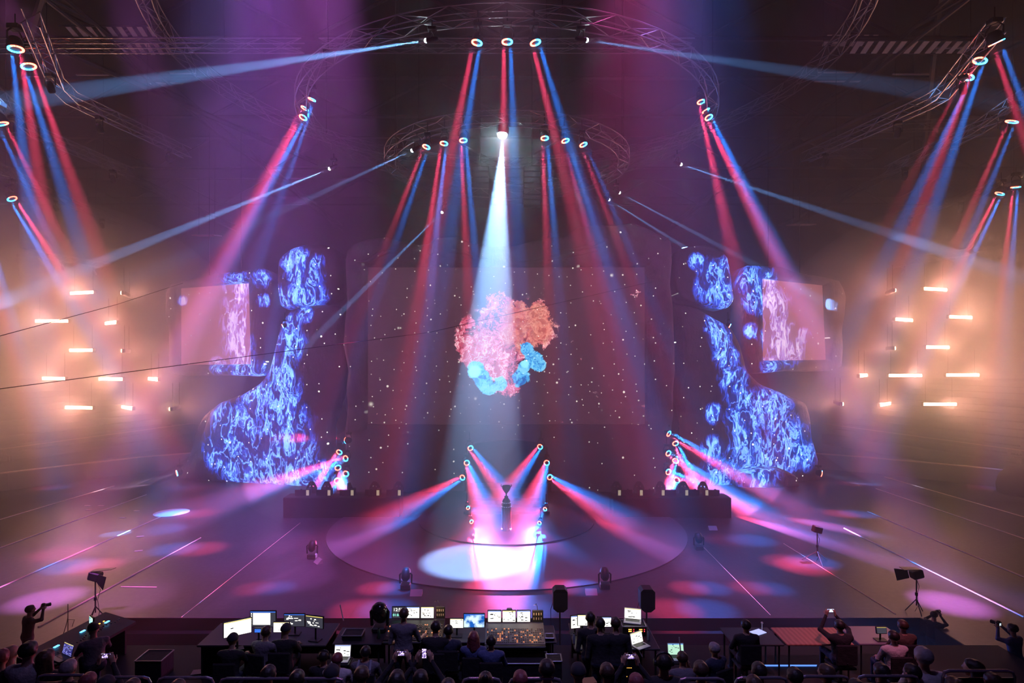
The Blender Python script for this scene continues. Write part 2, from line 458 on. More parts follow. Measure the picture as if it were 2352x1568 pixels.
# ------------------------------------------------------------------ roof steel
M_STEEL = mat('roof_steel', (.08, .06, .065), .55, .3)
def girder(name, a, b, h, lab, nseg=10, r=.13):
    a, b = Vector(a), Vector(b); o = (a + b) / 2
    t = thing(name, lab, 'roof girder', o)
    MB().tube([a - o, b - o], r, 6).tube([a - o + Vector((0, 0, h)), b - o + Vector((0, 0, h))], r, 6).build('chord', M_STEEL, t)
    br = MB()
    for i in range(nseg):
        p = a.lerp(b, i / nseg) - o; q = a.lerp(b, (i + 1) / nseg) - o
        if i % 2: br.tube([p, q + Vector((0, 0, h))], r * .7, 5)
        else: br.tube([p + Vector((0, 0, h)), q], r * .7, 5)
    br.build('bracing', M_STEEL, t)
    return t
words = ['nearest', 'second', 'third', 'fourth', 'farthest']
for k, y in enumerate((22, 31, 41, 52, 64)):
    girder('roof_girder', (-55, y, 24.3), (55, y, 24.3), 2.6, 'long steel roof girder crossing the arena, %s of the five' % words[k] + ' from the control desks', 22)
for k, (x, nm) in enumerate(((-33, 'outer left'), (-20, 'inner left'), (20, 'inner right'), (33, 'outer right'))):
    girder('roof_beam', (x, 12, 23.6), (x, 74, 23.6), .7, 'steel roof beam running towards the stage, %s of four' % nm, 14, .09)
for k, (a, b, nm) in enumerate((((-34, 22, 27), (-13, 42, 21.5), 'left'), ((15, 20, 27), (30, 44, 21.5), 'right'), ((-28, 34, 21.5), (-13, 20, 27), 'far left'), ((34, 26, 27), (17, 44, 21.5), 'far right'))):
    o = (Vector(a) + Vector(b)) / 2
    m = MB().tube([Vector(a) - o, Vector(b) - o], .16, 6).build('diagonal_brace', M_STEEL); m.location = o
    tag(m, 'thick diagonal roof brace over the %s truss rings' % nm, 'brace')
M_SLAT = mat('bright_slat', (.85, .68, .58), .5)
for k, (x, y, Y, n, wd, nm) in enumerate(((255, 62, 30, 9, .5, 'upper left'), (2110, 95, 30, 11, .55, 'upper right'), (330, 100, 33, 6, .5, 'left'), (1965, 80, 33, 6, .5, 'right'))):
    c = P(x, y, Y)
    t = thing('roof_walkway', 'roof walkway with pale slats above the %s truss' % nm, 'walkway', c)
    MB().tube([(-n * wd / 2 - .3, 0, .05), (n * wd / 2 + .3, 0, .05)], .05, 5).tube([(-n * wd / 2 - .3, 1.3, .05), (n * wd / 2 + .3, 1.3, .05)], .05, 5).build('side_rail', M_STEEL, t)
    sl = MB()
    for i in range(n):
        x0 = (i - n / 2) * wd
        sl.add([(x0, 0, 0), (x0 + wd * .5, 0, 0), (x0 + wd * .5 + .3 * (1 if x > CX else -1), 1.2, 0), (x0 + .3 * (1 if x > CX else -1), 1.2, 0),
                (x0, 0, .04), (x0 + wd * .5, 0, .04), (x0 + wd * .5 + .3 * (1 if x > CX else -1), 1.2, .04), (x0 + .3 * (1 if x > CX else -1), 1.2, .04)],
               [(0, 3, 2, 1), (4, 5, 6, 7), (0, 1, 5, 4), (1, 2, 6, 5), (2, 3, 7, 6), (3, 0, 4, 7)])
    sl.build('slat', M_SLAT, t)
for k, (x0, x1, y, Y) in enumerate(((175, 250, 172, 36), (390, 450, 168, 36), (1880, 1965, 166, 36), (2050, 2145, 170, 36), (1870, 1985, 187, 38), (345, 420, 191, 38), (2150, 2260, 110, 31))):
    a, b = P(x0, y, Y), P(x1, y, Y); o = (a + b) / 2
    m = MB().bbox(0, 0, 0, (b - a).length, .12, .07, .01).build('strip_light', mat('strip_lamp', (.9, .75, .65), .4)); m.location = o
    tag(m, ('pale strip lamp under the roof, %s of the seven' % ['first', 'second', 'fourth', 'fifth', 'sixth', 'third', 'last'][k]) + (' above the left truss' if x0 < CX else ' above the right truss'), 'strip light')
for x, y, nm in ((475, 541, 'left'), (1840, 516, 'right')):
    t = thing('suspended_reflector', 'small pale flat panel hanging in haze %s of the rock set' % nm, 'panel', P(x, y, 46))
    MB().bbox(0, 0, 0, 1.7, 1.3, .08, .02, Matrix.Rotation(.15, 4, 'X')).build('panel_face', mat('pale_panel', (.75, .55, .55), .6), t)
    MB().tube([(-.6, 0, 0), (-.6, 0, 6.6)], .015, 4).tube([(.6, 0, 0), (.6, 0, 6.6)], .015, 4).build('wire', M_DARK, t)

# ------------------------------------------------------------------ trusses
def truss(name, pts, wd, ht, closed, lab, cat='truss', r=.028, seg=None, m=None):
    """box truss along a line of points: four chords, lacing on all sides"""
    pts = [Vector(p) for p in pts]; o = sum(pts, Vector()) / len(pts)
    N = len(pts); fr = []
    for i, p in enumerate(pts):
        a = pts[(i - 1) % N] if (closed or i) else p; b = pts[(i + 1) % N] if (closed or i < N - 1) else p
        d = (b - a); d.z = 0; d.normalize(); s = Vector((-d.y, d.x, 0))
        fr.append([p - o + s * sx * wd / 2 + Vector((0, 0, sz * ht / 2)) for sx, sz in ((-1, -1), (1, -1), (1, 1), (-1, 1))])
    t = thing(name, lab, cat, o)
    ch = MB()
    for c in range(4): ch.tube([f[c] for f in fr], r, 6, closed)
    ch.build('chord', m or M_ALU, t)
    lc = MB()
    for i in range(N if closed else N - 1):
        j = (i + 1) % N
        for c in range(4):
            d = (c + 1) % 4
            a, b = (fr[i][c], fr[j][d]) if (i + c) % 2 else (fr[i][d], fr[j][c])
            lc.tube([a, b], r * .55, 4, caps=False)
    lc.build('lacing', m or M_ALU, t)
    for i in (range(0, N, max(1, N // 6)) if closed else (N // 5, N - 1 - N // 5)):
        q = pts[i] - o; MB().tube([q + Vector((0, 0, ht / 2)), Vector((q.x, q.y, 28 - o.z))], .011, 4).build('hoist_chain', M_DARK, t)
    return t
def circle(cx, cy, z, r, n, a0=0, a1=2 * PI, closed=True):
    return [(cx + r * math.cos(a0 + (a1 - a0) * i / (n if closed else n - 1)), cy + r * math.sin(a0 + (a1 - a0) * i / (n if closed else n - 1)), z) for i in range(n)]
truss('ring_truss', circle(0, 30.4, 17.75, 5.75, 44), .5, .5, True, 'smallest ring truss hanging over the round stage with six ring lamps', r=.026)
truss('ring_truss', circle(0, 30.4, 19.7, 9.75, 64), .5, .5, True, 'middle ring truss circling the smallest ring truss', r=.026)
truss('ring_truss', circle(0, 30.4, 22.9, 15.8, 96), .6, .6, True, 'largest ring truss sweeping out past both upper corners', r=.035)
def ln(pxs, h, Ys=None):
    out = []
    for (x, y) in pxs:
        Y = h * F / (CY - y); out.append(P(x, y, Y))
    return out
def dense(pts, step=.8):
    out = []
    for a, b in zip(pts[:-1], pts[1:]):
        a, b = Vector(a), Vector(b); n = max(1, round((b - a).length / step))
        out += [a.lerp(b, i / n) for i in range(n)]
    return out + [Vector(pts[-1])]
SIDE = [([(70, 40), (130, 190), (165, 225), (430, 352)], 12, 'uppermost', 'left'), ([(-40, 190), (85, 305), (300, 397)], 12, 'second highest', 'left'),
        ([(-60, 355), (140, 458), (275, 510)], 12, 'third highest', 'left'), ([(-30, 563), (250, 612)], 9, 'lowest', 'left'),
        ([(2290, 60), (2165, 215), (2130, 235), (1850, 362)], 12, 'uppermost', 'right'), ([(2400, 190), (2245, 295), (2040, 392)], 12, 'second highest', 'right'),
        ([(2400, 385), (2190, 462), (2055, 500)], 12, 'third highest', 'right'), ([(2400, 548), (2040, 610)], 9, 'lowest', 'right')]
SIDEPTS = []
for pxs, h, w1, w2 in SIDE:
    pts = dense(ln(pxs, h)); SIDEPTS.append((pts, w1, w2))
    truss('straight_truss', pts, .52, .52, False, '%s of the four bent box trusses over the %s stand' % (w1, w2), r=.03)
truss('straight_truss', dense([(-7.5, 24.5, 20.6), (7.5, 24.5, 20.6)]), .4, .4, False, 'straight truss crossing behind the three central ring lamps', r=.022)
truss('straight_truss', dense([(-24, 24.5, 20.6), (-8.2, 24.5, 20.6)]), .4, .4, False, 'straight truss reaching from the middle ring to the left', r=.022)
for (pxs, h, lab) in (([(2020, 292), (2240, 285)], 12.6, 'short cross truss between the right side trusses'), ([(1890, 352), (2010, 352)], 12.6, 'short far cross truss behind the right side trusses')):
    truss('straight_truss', dense(ln(pxs, h)), .45, .45, False, lab, r=.02)

# ------------------------------------------------------------------ lamps
def ring_lamp(src, dst, r, side, label, group):
    d = (Vector(dst) - Vector(src)).normalized()
    t = thing('ring_wash_light', label, 'stage light', src, 0, group)
    M = aimM(d)
    # local frame: -Z is the way the lamp looks
    MB().lathe([(r * 1.02, -.02), (r * 1.06, .06), (r * .95, r * 1.0), (r * .6, r * 1.5), (r * .2, r * 1.55)], 20, M).build('lamp_head', M_BLACK, t, True)
    lx = M.to_3x3().inverted() @ side if side is not None else Vector((1, 0, 0))
    a0 = math.atan2(lx.y, lx.x)
    for nm, m, c in (('red_segments', M_RING_R, a0 + PI), ('blue_segments', M_RING_B, a0)):
        mb = MB()
        for k in range(9):
            a = c - PI / 2 + PI * (k + .5) / 9; w_ = PI / 9 * .40
            q = [M @ Vector((rr * math.cos(a + s * w_), rr * math.sin(a + s * w_), -.035)) for rr, s in ((r * .72, -1), (r * 1.0, -1), (r * 1.0, 1), (r * .72, 1))]
            q2 = [p - d * -.03 for p in q]
            mb.add(q + q2, [(0, 1, 2, 3), (7, 6, 5, 4), (0, 4, 5, 1), (1, 5, 6, 2), (2, 6, 7, 3), (3, 7, 4, 0)])
        mb.build(nm, m, t)
    MB().lathe([(r * .66, -.03), (r * .66, -.01), (r * .1, -.012)], 16, M).build('dark_centre', M_BLACK, t)
    sd = Vector((d.y, -d.x, 0)); sd = sd.normalized() if sd.length > .05 else Vector((1, 0, 0))
    bk = -d * r * .7
    up = Vector((0, 0, 1))
    MB().tube([bk + sd * r * 1.15, bk + sd * r * 1.2 + up * r * 1.1, bk + up * r * 1.9 + sd * r * .5, bk + up * r * 1.9 - sd * r * .5, bk - sd * r * 1.2 + up * r * 1.1, bk - sd * r * 1.15], r * .12, 5).build('yoke', M_DARK, t)
    c = bk + up * r * 2.2
    MB().bbox(c.x, c.y, c.z, r * 1.6, r * 1.3, r * .7, .02).build('base', M_BLACK, t)
    MB().tube([c + up * r * .3, c + up * (r * .3 + .45)], .025, 5).build('clamp', M_DARK, t)
    return t
def spot_lamp(src, dst, label, group, lens=M_LENS, r=.09):
    d = (Vector(dst) - Vector(src)).normalized(); M = aimM(d); up = Vector((0, 0, 1))
    t = thing('beam_light', label, 'stage light', src, 0, group)
    MB().lathe([(r * 1.1, .0), (r * 1.25, .03), (r * 1.3, .25), (r * .9, .4), (r * .3, .42)], 16, M).build('lamp_head', M_BLACK, t, True)
    MB().lathe([(r * .1, -.03 - r * .8), (r * .6, -.03 - r * .65), (r * .9, -.03 - r * .35), (r, -.03), (r, -.005)], 16, M).build('lens', lens, t)
    bk = -d * .2; sd = Vector((d.y, -d.x, 0)); sd = sd.normalized() if sd.length > .05 else Vector((1, 0, 0))
    MB().tube([bk + sd * .17, bk + sd * .18 + up * .2, bk + up * .3, bk - sd * .18 + up * .2, bk - sd * .17], .02, 5).build('yoke', M_DARK, t)
    c = bk + up * .36
    MB().bbox(c.x, c.y, c.z, .3, .24, .12, .02).build('base', M_BLACK, t)
    MB().tube([c, c + up * .3], .02, 5).build('clamp', M_DARK, t)
    return t
def lamp_label(src, i):
    """where this lamp hangs, in words"""
    px = CX + F * src.x / src.y; py = CY - F * (src.z - H) / src.y
    return px, py
RL = (['ring lamp on the middle ring truss, %s of the three over the stage' % k for k in ('leftmost', 'centre', 'rightmost')]
      + ['ring lamp on the smallest ring truss, %s from its left end' % k for k in ('first', 'second', 'third', 'fourth', 'fifth', 'sixth')]
      + ['ring lamp on the left rim of the middle ring, %s of three' % k for k in ('upper', 'centre', 'lower')]
      + ['ring lamp on the right rim of the middle ring, %s of three' % k for k in ('upper', 'centre', 'lower')]
      + ['ring lamp at the top of the uppermost left truss', 'ring lamp just under the topmost lamp of the upper left truss', 'ring lamp at the picture edge on the second left truss', 'ring lamp on the third highest left truss', 'ring lamp past the left picture edge on the third truss']
      + ['ring lamp at the top of the uppermost right truss', 'middle ring lamp on the uppermost right truss', 'third ring lamp down the uppermost right truss', 'ring lamp on the second highest right truss', 'outer ring lamp on the third right truss', 'inner ring lamp on the third right truss']
      + ['ring lamp on the tower left of the main screen, %s from the top' % k for k in ('first', 'second', 'third', 'fourth', 'fifth', 'lowest')]
      + ['ring lamp on the tower right of the main screen, %s from the top' % k for k in ('first', 'second', 'third', 'fourth', 'fifth', 'lowest')]
      + ['%s ring lamp on the left side of the arch' % k for k in ('top', 'middle', 'lowest')] + ['%s ring lamp on the right side of the arch' % k for k in ('top', 'middle', 'lowest')]
      + ['small lamp on the steps left of the trophy, upper one', 'small lamp on the steps left of the trophy, lower one', 'small lamp on the steps right of the trophy, upper one', 'small lamp on the steps right of the trophy, lower one'])
WL = ['white spot lamp with a dazzling beam over the trophy', 'white beam lamp left end of middle ring, throwing the broad blue beam', 'white beam lamp on the middle ring aimed to the right', 'white beam lamp at the left end of the smallest ring',
      'white beam lamp under the left rim, throwing a long thin beam', 'small white beam lamp far over the left of the screen', 'white beam lamp right of the rings with a long thin beam', 'white beam lamp under the right rim, upper of the two close together', 'white beam lamp under the right rim, lower of the two close together']
ir = iw = 0
for (src, dst, r, kind, side) in FIX:
    if kind == 'ring':
        lab = RL[ir]; ir += 1
        gr = 'ring wash lights on the ' + ('tower' if 'tower' in lab else 'arch' if ('arch' in lab or 'steps' in lab) else 'trusses')
        ring_lamp(src, dst, r, side, lab, gr)
    else:
        spot_lamp(src, dst, WL[iw], 'white beam lights under the trusses', M_SPOT if kind == 'spot' else M_LENS, r * (1.0 if kind == 'spot' else .8)); iw += 1

# unlit moving heads hanging under the side trusses
def moving_head(label, group):
    t = thing('moving_head', label, 'stage light', (0, 0, 0), 0, group)
    MB().bbox(0, 0, .0, .34, .26, .14, .02).tube([(0, 0, .05), (0, 0, .13)], .03, 6).build('base', M_BLACK, t)
    MB().tube([(-.2, 0, -.45), (-.21, 0, -.1), (.21, 0, -.1), (.2, 0, -.45)], .025, 5).build('yoke', M_BLACK, t)
    hd = MB().lathe([(.11, -.24), (.14, -.2), (.15, .05), (.1, .2), (.03, .22)], 16, Matrix.Translation((0, 0, -.45)) @ Matrix.Rotation(.5, 4, 'X')).build('lamp_head', M_BLACK, t, True)
    MB().lathe([(.10, -.26), (.10, -.235), (.02, -.234)], 16, Matrix.Translation((0, 0, -.45)) @ Matrix.Rotation(.5, 4, 'X')).build('lens', mat('unlit_glass', (.7, .6, .55), .1, .6), hd)
    return t
mh = None; cnt = ['first', 'second', 'third', 'fourth', 'fifth']
for pts, w1, w2 in SIDEPTS:
    n = len(pts)
    for q in range(3):
        p = pts[int(n * (.25 + .3 * q))] - Vector((0, 0, .36))
        lab = 'unlit black moving head under the %s %s side truss, %s from the near end' % (w1, w2, cnt[q])
        if mh is None: mh = moving_head(lab, 'unlit moving heads under the side trusses'); mh.location = p
        else: dup(mh, p, random.uniform(-1, 1), lab)
# line arrays hanging behind the small ring
for x, nm in ((1103, 'left'), (1222, 'right')):
    t = thing('line_array', 'dark hanging column of speaker boxes behind small ring, %s one' % nm, 'speaker', P(x, 390, 36))
    for i in range(7):
        MB().bbox(0, .05 * i, -.33 * i, 1.0, .5, .29, .03, Matrix.Rotation(-.02 * i, 4, 'X')).build('speaker_box', mat('speaker_grille', (.07, .07, .10), .6), t)
    MB().tube([(0, 0, .1), (0, 0, 6.5)], .03, 5).build('chain', M_DARK, t)

# warm bars in the side stands
bar0 = None
POS = {}
for k, (x, y, wpx) in enumerate(BARS):
    p = P(x, y, BARY); s = -1 if x < CX else 1
    ang = math.acos(min(1, wpx / 80.0)) * s
    nm = 'left' if s < 0 else 'right'
    tier = ['top', 'second', 'third', 'fourth', 'bottom'][min(range(5), key=lambda q: abs((670, 736, 802, 866, 932)[q] - y))]
    same = sorted([b[0] for b in BARS if (b[0] < CX) == (x < CX) and abs(b[1] - y) < 15])
    idx = same.index(x); wd = ['only'] if len(same) == 1 else ['left', 'right'] if len(same) == 2 else ['left', 'middle', 'right']
    lab = 'glowing warm lamp bar on the %s side, %s row, %s one' % (nm, tier, wd[idx])
    if bar0 is None:
        bar0 = thing('lamp_bar', lab, 'lamp bar', p, ang, 'glowing lamp bars at the sides of the arena')
        MB().bbox(0, .14, 0, 2.3, .2, .26, .03).build('housing', M_DARK, bar0)
        MB().bbox(0, .02, 0, 2.2, .06, .2, .02).build('lens', M_BAR, bar0)
        MB().tube([(-.9, .16, .1), (-.9, .16, 1.7)], .015, 4).build('hanger', M_DARK, bar0); MB().tube([(.9, .16, .1), (.9, .16, 1.7)], .015, 4).build('hanger', M_DARK, bar0)
    else: dup(bar0, p, ang, lab)

# ================================================================== the rock set with its video
def video_rock(name, base, flame=True, stars=1.0, rough=.75, blue=((.006, .05, .50), (.22, .55, 1.0)), gain=1.0, glow=(.0, .0, .0), scale=1.0, bump=.5, stretch=.45):
    """carved set surface whose projected picture is put in as glow: flames where 'flame' is painted, and a field of stars"""
    m = bpy.data.materials.new(name); g = NT(m)
    tc = g.n('ShaderNodeTexCoord'); co_ = tc.outputs['Object']
    rk = g.n('ShaderNodeTexNoise', i={'Vector': co_, 'Scale': .9, 'Detail': 8.0, 'Roughness': .6})
    rv = g.n('ShaderNodeMapping', i={'Vector': co_, 'Scale': (1.0, 1.0, .35)})
    rk2 = g.n('ShaderNodeTexNoise', i={'Vector': rv.outputs[0], 'Scale': 1.6, 'Detail': 5.0, 'Roughness': .6})
    bmp = g.n('ShaderNodeBump', i={'Height': g.math('ADD', rk.outputs['Fac'], rk2.outputs['Fac']), 'Strength': bump, 'Distance': .35})
    colr = g.mix(rk.outputs['Fac'], tuple(c * .6 for c in base), tuple(c * 1.35 for c in base))
    b = g.n('ShaderNodeBsdfPrincipled', i={'Base Color': colr, 'Roughness': rough, 'Normal': bmp.outputs[0]})
    em = None
    if flame:
        mp = g.n('ShaderNodeMapping', i={'Vector': co_, 'Scale': (scale, scale, scale * stretch)})
        wz = g.n('ShaderNodeTexNoise', i={'Vector': mp.outputs[0], 'Scale': 1.1, 'Detail': 3.0, 'Roughness': .55})
        wv = g.n('ShaderNodeVectorMath', operation='MULTIPLY_ADD', i={0: wz.outputs['Color'], 1: (1.9, 1.9, 1.9), 2: mp.outputs[0]})
        n1 = g.n('ShaderNodeTexNoise', i={'Vector': wv.outputs[0], 'Scale': 1.15, 'Detail': 3.5, 'Roughness': .55, 'Distortion': .5})
        n2 = g.n('ShaderNodeTexNoise', i={'Vector': wv.outputs[0], 'Scale': .7, 'Detail': 5.0, 'Roughness': .6, 'Distortion': .8})
        def ridge(o, p):
            a = g.math('ABSOLUTE', g.math('MULTIPLY_ADD', o, 2.0, -1.0))
            return g.math('POWER', g.math('SUBTRACT', 1.0, g.math('MULTIPLY', a, 3.6), clamp=True), p)
        r1 = ridge(n1.outputs['Fac'], 5.0); r2 = ridge(n2.outputs['Fac'], 9.0)
        at = g.n('ShaderNodeAttribute', attribute_name='flames_mask')
        am = g.math('MULTIPLY_ADD', n2.outputs['Fac'], .9, g.math('MULTIPLY_ADD', at.outputs['Fac'], 1.0, -.45))
        ms = g.n('ShaderNodeMapRange', interpolation_type='SMOOTHSTEP', i={0: am, 1: .25, 2: 1.05})
        k = g.math('MULTIPLY', g.math('MULTIPLY_ADD', g.math('ADD', r1, r2), .72, .05), ms.outputs[0])
        cr = g.n('ShaderNodeValToRGB', i={0: k}); e = cr.color_ramp.elements
        e[0].position = 0; e[0].color = (0, 0, 0, 1); e[1].position = 1; e[1].color = (*[min(1, c * 1.0) for c in blue[1]], 1)
        x = e.new(.06); x.color = (*[c * .30 for c in blue[0]], 1)
        x = e.new(.22); x.color = (*blue[0], 1)
        x = e.new(.50); x.color = (*[(a_ + b_) / 2 for a_, b_ in zip(*blue)], 1)
        em = cr.outputs['Color']
    # stars
    st_ = None
    for sc_, rad, thr, br in ((1.0, .045, .25, 3.0), (.42, .075, .45, 5), (.16, .12, .6, 5)):
        fl2 = g.n('ShaderNodeMapping', i={'Vector': co_, 'Rotation': (PI / 2, 0, 0)})
        vo = g.n('ShaderNodeTexVoronoi', voronoi_dimensions='2D', i={'Vector': fl2.outputs[0], 'Scale': sc_, 'Randomness': 1.0})
        d = g.math('DIVIDE', vo.outputs['Distance'], sc_)
        dot = g.n('ShaderNodeMapRange', interpolation_type='SMOOTHSTEP', i={0: d, 1: rad, 2: rad * .35, 3: 0.0, 4: 1.0})
        sp = g.n('ShaderNodeSeparateColor', i={0: vo.outputs['Color']})
        on = g.math('MULTIPLY', g.math('SUBTRACT', sp.outputs[0], thr, clamp=True), br * stars)
        o_ = g.math('MULTIPLY', dot.outputs[0], on)
        st_ = o_ if st_ is None else g.math('ADD', st_, o_)
    stc = g.n('ShaderNodeMix', data_type='RGBA', blend_type='ADD', i={0: 1.0})
    g.link(g.mix(st_, (0, 0, 0), (1.0, .95, .85)), stc.inputs[6])
    if em is not None:
        g.link(em, stc.inputs[7])
    else: stc.inputs[7].default_value = (*glow, 1)
    if em is not None and sum(glow):
        s2 = g.n('ShaderNodeMix', data_type='RGBA', blend_type='ADD', i={0: 1.0}); g.link(stc.outputs[2], s2.inputs[6]); s2.inputs[7].default_value = (*glow, 1)
        emo = s2.outputs[2]
    else: emo = stc.outputs[2]
    g.link(emo, b.inputs['Emission Color']); b.inputs['Emission Strength'].default_value = gain
    g.link(b.outputs[0], g.out.inputs['Surface'])
    return m
M_ROCK = video_rock('rock_with_projection_glow', (.26, .20, .22), gain=2.7)  # projected light on the rock drawn as its own emission
M_FRAME = video_rock('rock_with_star_glow', (.33, .26, .28), flame=False, gain=1.2, bump=.35)
M_SLAB = video_rock('smooth_set_panel', (.34, .26, .28), flame=False, gain=1.2, bump=.05)
M_MINI = video_rock('side_video_wall', (.30, .22, .24), rough=.4, blue=((.16, .12, .65), (.8, .75, 1.0)), gain=1.5, glow=(.34, .10, .11), bump=0, scale=.8, stretch=.4)

def resample(poly, n, closed=True):
    pts = [Vector((x, y)) for x, y in poly]; N = len(pts); seg = []; tot = 0
    for i in range(N if closed else N - 1):
        a, b = pts[i], pts[(i + 1) % N]; seg.append((tot, a, b)); tot += (b - a).length
    out = []
    for k in range(n):
        s = tot * k / (n if closed else n - 1); i = max(j for j in range(len(seg)) if seg[j][0] <= s + 1e-9)
        t0, a, b = seg[i]; L = (b - a).length; out.append(a.lerp(b, min(1, (s - t0) / max(L, 1e-6))))
    return out
def smooth_closed(pts, it=2):
    for _ in range(it):
        pts = [pts[i] * .5 + (pts[i - 1] + pts[(i + 1) % len(pts)]) * .25 for i in range(len(pts))]
    return pts
def paint(o, name, blobs, Yf, w_=1.0):
    me = o.data; a = me.attributes.new(name, 'FLOAT', 'POINT'); vals = []
    for v in me.vertices:
        p = o.matrix_basis @ v.co
        x = CX + F * p.x / p.y; y = CY - F * (p.z - H) / p.y; m = 0
        for bx, by, br in blobs:
            d = math.hypot(x - bx, y - by) / br
            if d < 2: m = max(m, min(1, max(0, 1.5 - d)))
        vals.append(m * w_)
    a.data.foreach_set('value', vals)

def rock(name, label, poly, c, Yf, thick, blobs, mat_, seed, nrad=22, nper=120, bulge=.55, parent_name=None):
    """boulder-like set piece: outline seen from the hall, cut faces in front, closed back"""
    out = smooth_closed(resample(poly, nper), 1); c = Vector(c); base = P(c.x, c.y, Yf(c.x))
    mb = MB(); rings = []
    sv = Vector((seed * 7.3, seed * 3.1, seed))
    def put(p2, t):      # t 1 at the rim, 0 at the centre
        Y = Yf(p2.x); p = P(p2.x, p2.y, Y)
        edge = min(1, (1 - t) * 5.5)
        q = p * .33 + sv
        cell = noise.voronoi(q * 1.0)[0][0]
        dd = bulge * math.sqrt(max(0, 1 - (1 - edge) ** 2)) + .45 * edge * noise.noise(q * .9) + .35 * edge * (cell - .4) + .12 * edge * noise.noise(q * 3.3)
        return p + Vector((0, -dd, 0)) - base
    back = []
    for p2 in out:
        p = P(p2.x, p2.y, Yf(p2.x)); back.append(p + Vector((0, thick, 0)) - base)
    ts = [1.0] + [1 - .18 * (i / 6.0) ** 1.4 for i in range(1, 7)] + [.82 * (1 - i / (nrad - 6.0)) for i in range(1, nrad - 6)]
    rows = [back]
    for t in ts:
        rows.append([put(c + (p2 - c) * t, t) for p2 in out])
    vs = [v for r in rows for v in r]; n = len(out); fs = []
    for i in range(len(rows) - 1):
        for j in range(n):
            k = (j + 1) % n; fs.append((i * n + j, i * n + k, (i + 1) * n + k, (i + 1) * n + j))
    vs.append(put(c, 0)); ci = len(vs) - 1; L = (len(rows) - 1) * n
    fs += [(L + j, L + (j + 1) % n, ci) for j in range(n)]
    fs.append(tuple(range(n - 1, -1, -1)))
    mb.add(vs, fs)
    o = mb.build(name, mat_, None, True); o.location = base
    paint(o, 'flames_mask', blobs, Yf)
    return tag(o, label, 'rock') if label else o

def ring_frame(inner, outer, Yf, n, base, dep, closed, thick=1.0, K=12, seed=1, lip=.5):
    """moulded rock surround between a straight opening and a ragged outline"""
    rows = []
    for k in range(K + 1):
        t = k / K; row = []
        for a, b in zip(inner, outer):
            p2 = a.lerp(b, t); p = P(p2.x, p2.y, Yf(p2.x)); q = p * .42 + Vector((seed, 0, seed * 2))
            e = math.sin(PI * min(1, t * 1.02)) ** .5 if 0 < t < 1 else 0
            d = lip + dep * e * (.75 + .6 * noise.noise(q) + .5 * abs(noise.noise(q * 2.3))) if k else lip
            if k == K: d = .0
            row.append(p + Vector((0, -d, 0)) - base)
        rows.append(row)
    rows.insert(0, [P(a.x, a.y, Yf(a.x)) + Vector((0, .12, 0)) - base for a in inner])
    rows.append([P(b.x, b.y, Yf(b.x)) + Vector((0, thick, 0)) - base for b in outer])
    m = len(inner); vs = [v for r in rows for v in r]; fs = []
    for i in range(len(rows) - 1):
        for j in range(m if closed else m - 1):
            k = (j + 1) % m; fs.append((i * m + j, i * m + k, (i + 1) * m + k, (i + 1) * m + j))
    return MB().add(vs, fs)

Y0 = 37.0
# central set piece
cb = P(1165, 1127.3, Y0); cb.z = 0
CEN = thing('carved_screen_rock', 'huge carved rock wall framing the main video screen', 'stage set', cb)
nL, nT = 60, 110
inn = resample([(845, 985), (845, 614)], nL, False) + resample([(845, 614), (1481, 614)], nT, False)[1:] + resample([(1481, 614), (1481, 985)], nL, False)[1:]
oL = [(795, 985), (800, 930), (797, 890), (803, 850), (790, 790), (793, 740), (800, 690), (797, 650), (794, 600), (800, 575), (815, 560)]
oT = [(815, 560), (850, 549), (890, 545), (908, 552), (960, 563), (985, 560), (1003, 547), (1050, 544), (1090, 560), (1130, 566), (1180, 566), (1215, 556), (1250, 548), (1300, 541), (1330, 522), (1380, 517), (1410, 519), (1450, 512), (1480, 522), (1500, 531), (1523, 552), (1535, 545)]
oR = [(1535, 545), (1541, 560), (1543, 600), (1538, 650), (1545, 700), (1548, 780), (1550, 850), (1545, 900), (1547, 950), (1540, 985)]
outr = resample(oL, nL, False) + resample(oT, nT, False)[1:] + resample(oR, nL, False)[1:]
fr = ring_frame(inn, outr, lambda x: Y0, 0, cb, .55, False, .9, 14, 3, .25)
fr.build('carved_surround', M_FRAME, CEN, True)
arch = [(1068, 1127.3), (1066, 1085), (1070, 1045), (1080, 1022), (1095, 1015), (1130, 1010), (1165, 1008), (1200, 1009), (1232, 1013), (1250, 1022), (1259, 1045), (1266, 1085), (1268, 1127.3)]
lp = [(797, 1127.3), (795, 980), (800, 974), (1537, 974), (1541, 980), (1530, 1060), (1529, 1127.3)] + arch[::-1]
def loc2(p, Y): q = P(p[0], p[1], Y) - cb; return (q.x, max(0.0, q.z))
MB().prism([loc2(p, Y0) for p in lp], -.22, .6).build('lower_panel', M_SLAB, CEN)
MB().tube([Vector((loc2(p, Y0)[0], -.25, loc2(p, Y0)[1])) for p in arch], .06, 6).build('arch_edge', M_SLAB, CEN)
q0, q1 = P(1040, 1000, 39.5), P(1300, 1127, 39.5)
MB().box(q0.x, q1.x, 39.5 - cb.y, 39.6 - cb.y, 0, q0.z).build('arch_backdrop', mat('dark_recess_blue', (.035, .04, .08), .9, nscale=3), CEN)  # dark sheet added to stand for the dark recess behind the arch
